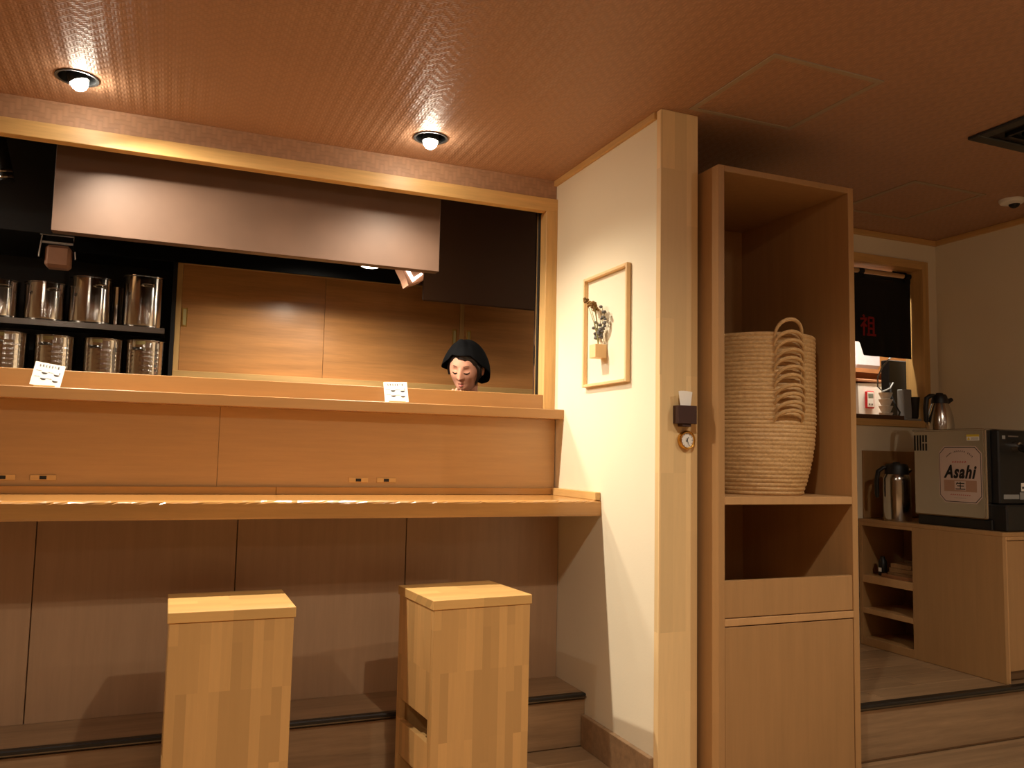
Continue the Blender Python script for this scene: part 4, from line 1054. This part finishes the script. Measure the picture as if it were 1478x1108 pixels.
def wear(name, bm, mat, vox=None, sub=False):
    o = obj(name, bm, mat, pe, smooth=True)
    if vox:
        m_ = o.modifiers.new('m', 'REMESH'); m_.mode = 'VOXEL'; m_.voxel_size = vox; m_.use_smooth_shade = True
    return o
bm = bmesh.new()
capsule(bm, Nk-Uz*.035, Ch, .075, .132); capsule(bm, Ch, Pv-Uz*.05, .132, .140); capsule(bm, Ch+Rv*.07, Pv+Rv*.06-Uz*.05, .10, .118); capsule(bm, Ch-Rv*.07, Pv-Rv*.06-Uz*.05, .10, .118)
for s_, e_ in ((sR, eR), (sL, eL)): capsule(bm, Nk-Uz*.03, s_, .058, .060); capsule(bm, s_, s_.lerp(e_, .72), .060, .054)
capsule(bm, Nk-Rv*.005+Uz*.012-F_*.012, Nk-Uz*.04, .064, .070)
wear('shirt', bm, 'cloth', .008)
bm = bmesh.new()
for sg in (1, -1):
    hp = Pv+Rv*.085*sg-Uz*.03; kn = Pv+Rv*.09*sg+F_*.01-Uz*.42; an = Pv+Rv*.09*sg-F_*.01-Uz*.73
    capsule(bm, Pv-Uz*.02, hp, .12, .105); capsule(bm, hp, kn, .105, .075); capsule(bm, kn, an, .075, .06)
wear('trousers', bm, 'cloth', .01)
for sg in (1, -1):
    bm = bmesh.new(); an = Pv+Rv*.09*sg-F_*.01-Uz*.765
    capsule(bm, an-Uz*.025-F_*.025, an+F_*.15-Uz*.033, .042, .034); wear('shoe', bm, 'black', .007)
# hair: cap below the scarf and the locks beside the face
def hair_rim(az):
    A = abs(az)
    if A < .9: return (.50 if az < .1 else .50-.10*min(1, (az-.1)/.4))-.20*(A/.9)**2
    return max(-.55, (.30 if az < 0 else .20)-1.25*(A-.9))
bm = bmesh.new()
grid(bm, lambda u, v: headpt(-PI+2*PI*u, PI/2-.02+(hair_rim(-PI+2*PI*u)-PI/2)*v, .006+.004*math.sin(40*u)*v-.006*max(0, v-.85)/.15), 96, 24, True); wear('hair', bm, 'hair')
for sg, a0, lo_ in ((1, 1.12, -.62), (1, 1.28, -.75), (-1, 1.22, -.1)):
    bm = bmesh.new(); tube(bm, [headpt(sg*(a0-.55), .52, -.003), headpt(sg*(a0-.20), .34, .0), headpt(sg*a0, .06, .004), headpt(sg*(a0+.06), -.25, .005), headpt(sg*(a0+.10), lo_, .002)], [.006, .008, .009, .008, .003], 8); wear('hair_lock', bm, 'hair')
def rim(az):
    A = abs(az); s = 1 if az > 0 else -1
    if A < .6: return .60-.0*(A/.6)**2
    if s > 0: return .60-.95*min(1, (A-.6)/1.3) - .35*max(0, min(1, (A-1.7)/.7))
    return .60-.62*min(1, (A-.6)/.75) - .45*max(0, min(1, (A-1.35)/.9))
def flare(az):
    return .003+.034*G(az-2.0, .5)+.022*G(az+1.3, .30)+.010*G(abs(az)-PI, .8)
def scarf(u, v, k=0):
    az = -PI+2*PI*u; el = PI/2-.01+(rim(az)-PI/2+.01)*v
    return headpt(az, el, .010+k+flare(az)*v**2.0+.018*G(v-.36, .2)*G(az+.3, .7)+.0014*math.sin(az*9)*v)
bm = bmesh.new(); grid(bm, lambda u, v: scarf(u, v), 110, 26, True)
so = wear('head_scarf', bm, 'cloth'); m_ = so.modifiers.new('t', 'SOLIDIFY'); m_.thickness = .0022; m_.offset = 1
def strip(name, mat, f0, f1, n=14, off=.0022):
    bm = bmesh.new(); grid(bm, lambda u, v: headpt(*(Vector(f0(u)).lerp(Vector(f1(u)), v)), off*math.sin(PI*min(1, max(0, u)))**.3), n, 3)
    o = wear(name, bm, mat); return o
for s in (-1, 1):
    strip('eyebrow', 'hair', lambda u: (s*(.19+.36*u), .185+.035*math.sin(PI*u*.8)+.008), lambda u: (s*(.19+.36*u), .185+.035*math.sin(PI*u*.8)-.010*(1-.5*u)), off=.003)
    strip('eyelashes', 'hair', lambda u: (s*(.21+.36*u), -.035-.035*math.sin(PI*u)+.012*u), lambda u: (s*(.20+.38*u), -.080-.045*math.sin(PI*u)+.012*u), off=.0022)
strip('lips', 'lip', lambda u: (-.27+.54*u, -.555+.075*math.sin(PI*u)**1.2-.015*G(u-.5, .1)), lambda u: (-.27+.54*u, -.565), 18, .0012)
strip('lips', 'lip', lambda u: (-.25+.50*u, -.575), lambda u: (-.25+.50*u, -.575-.085*math.sin(PI*u)**1.1), 18, .0012)
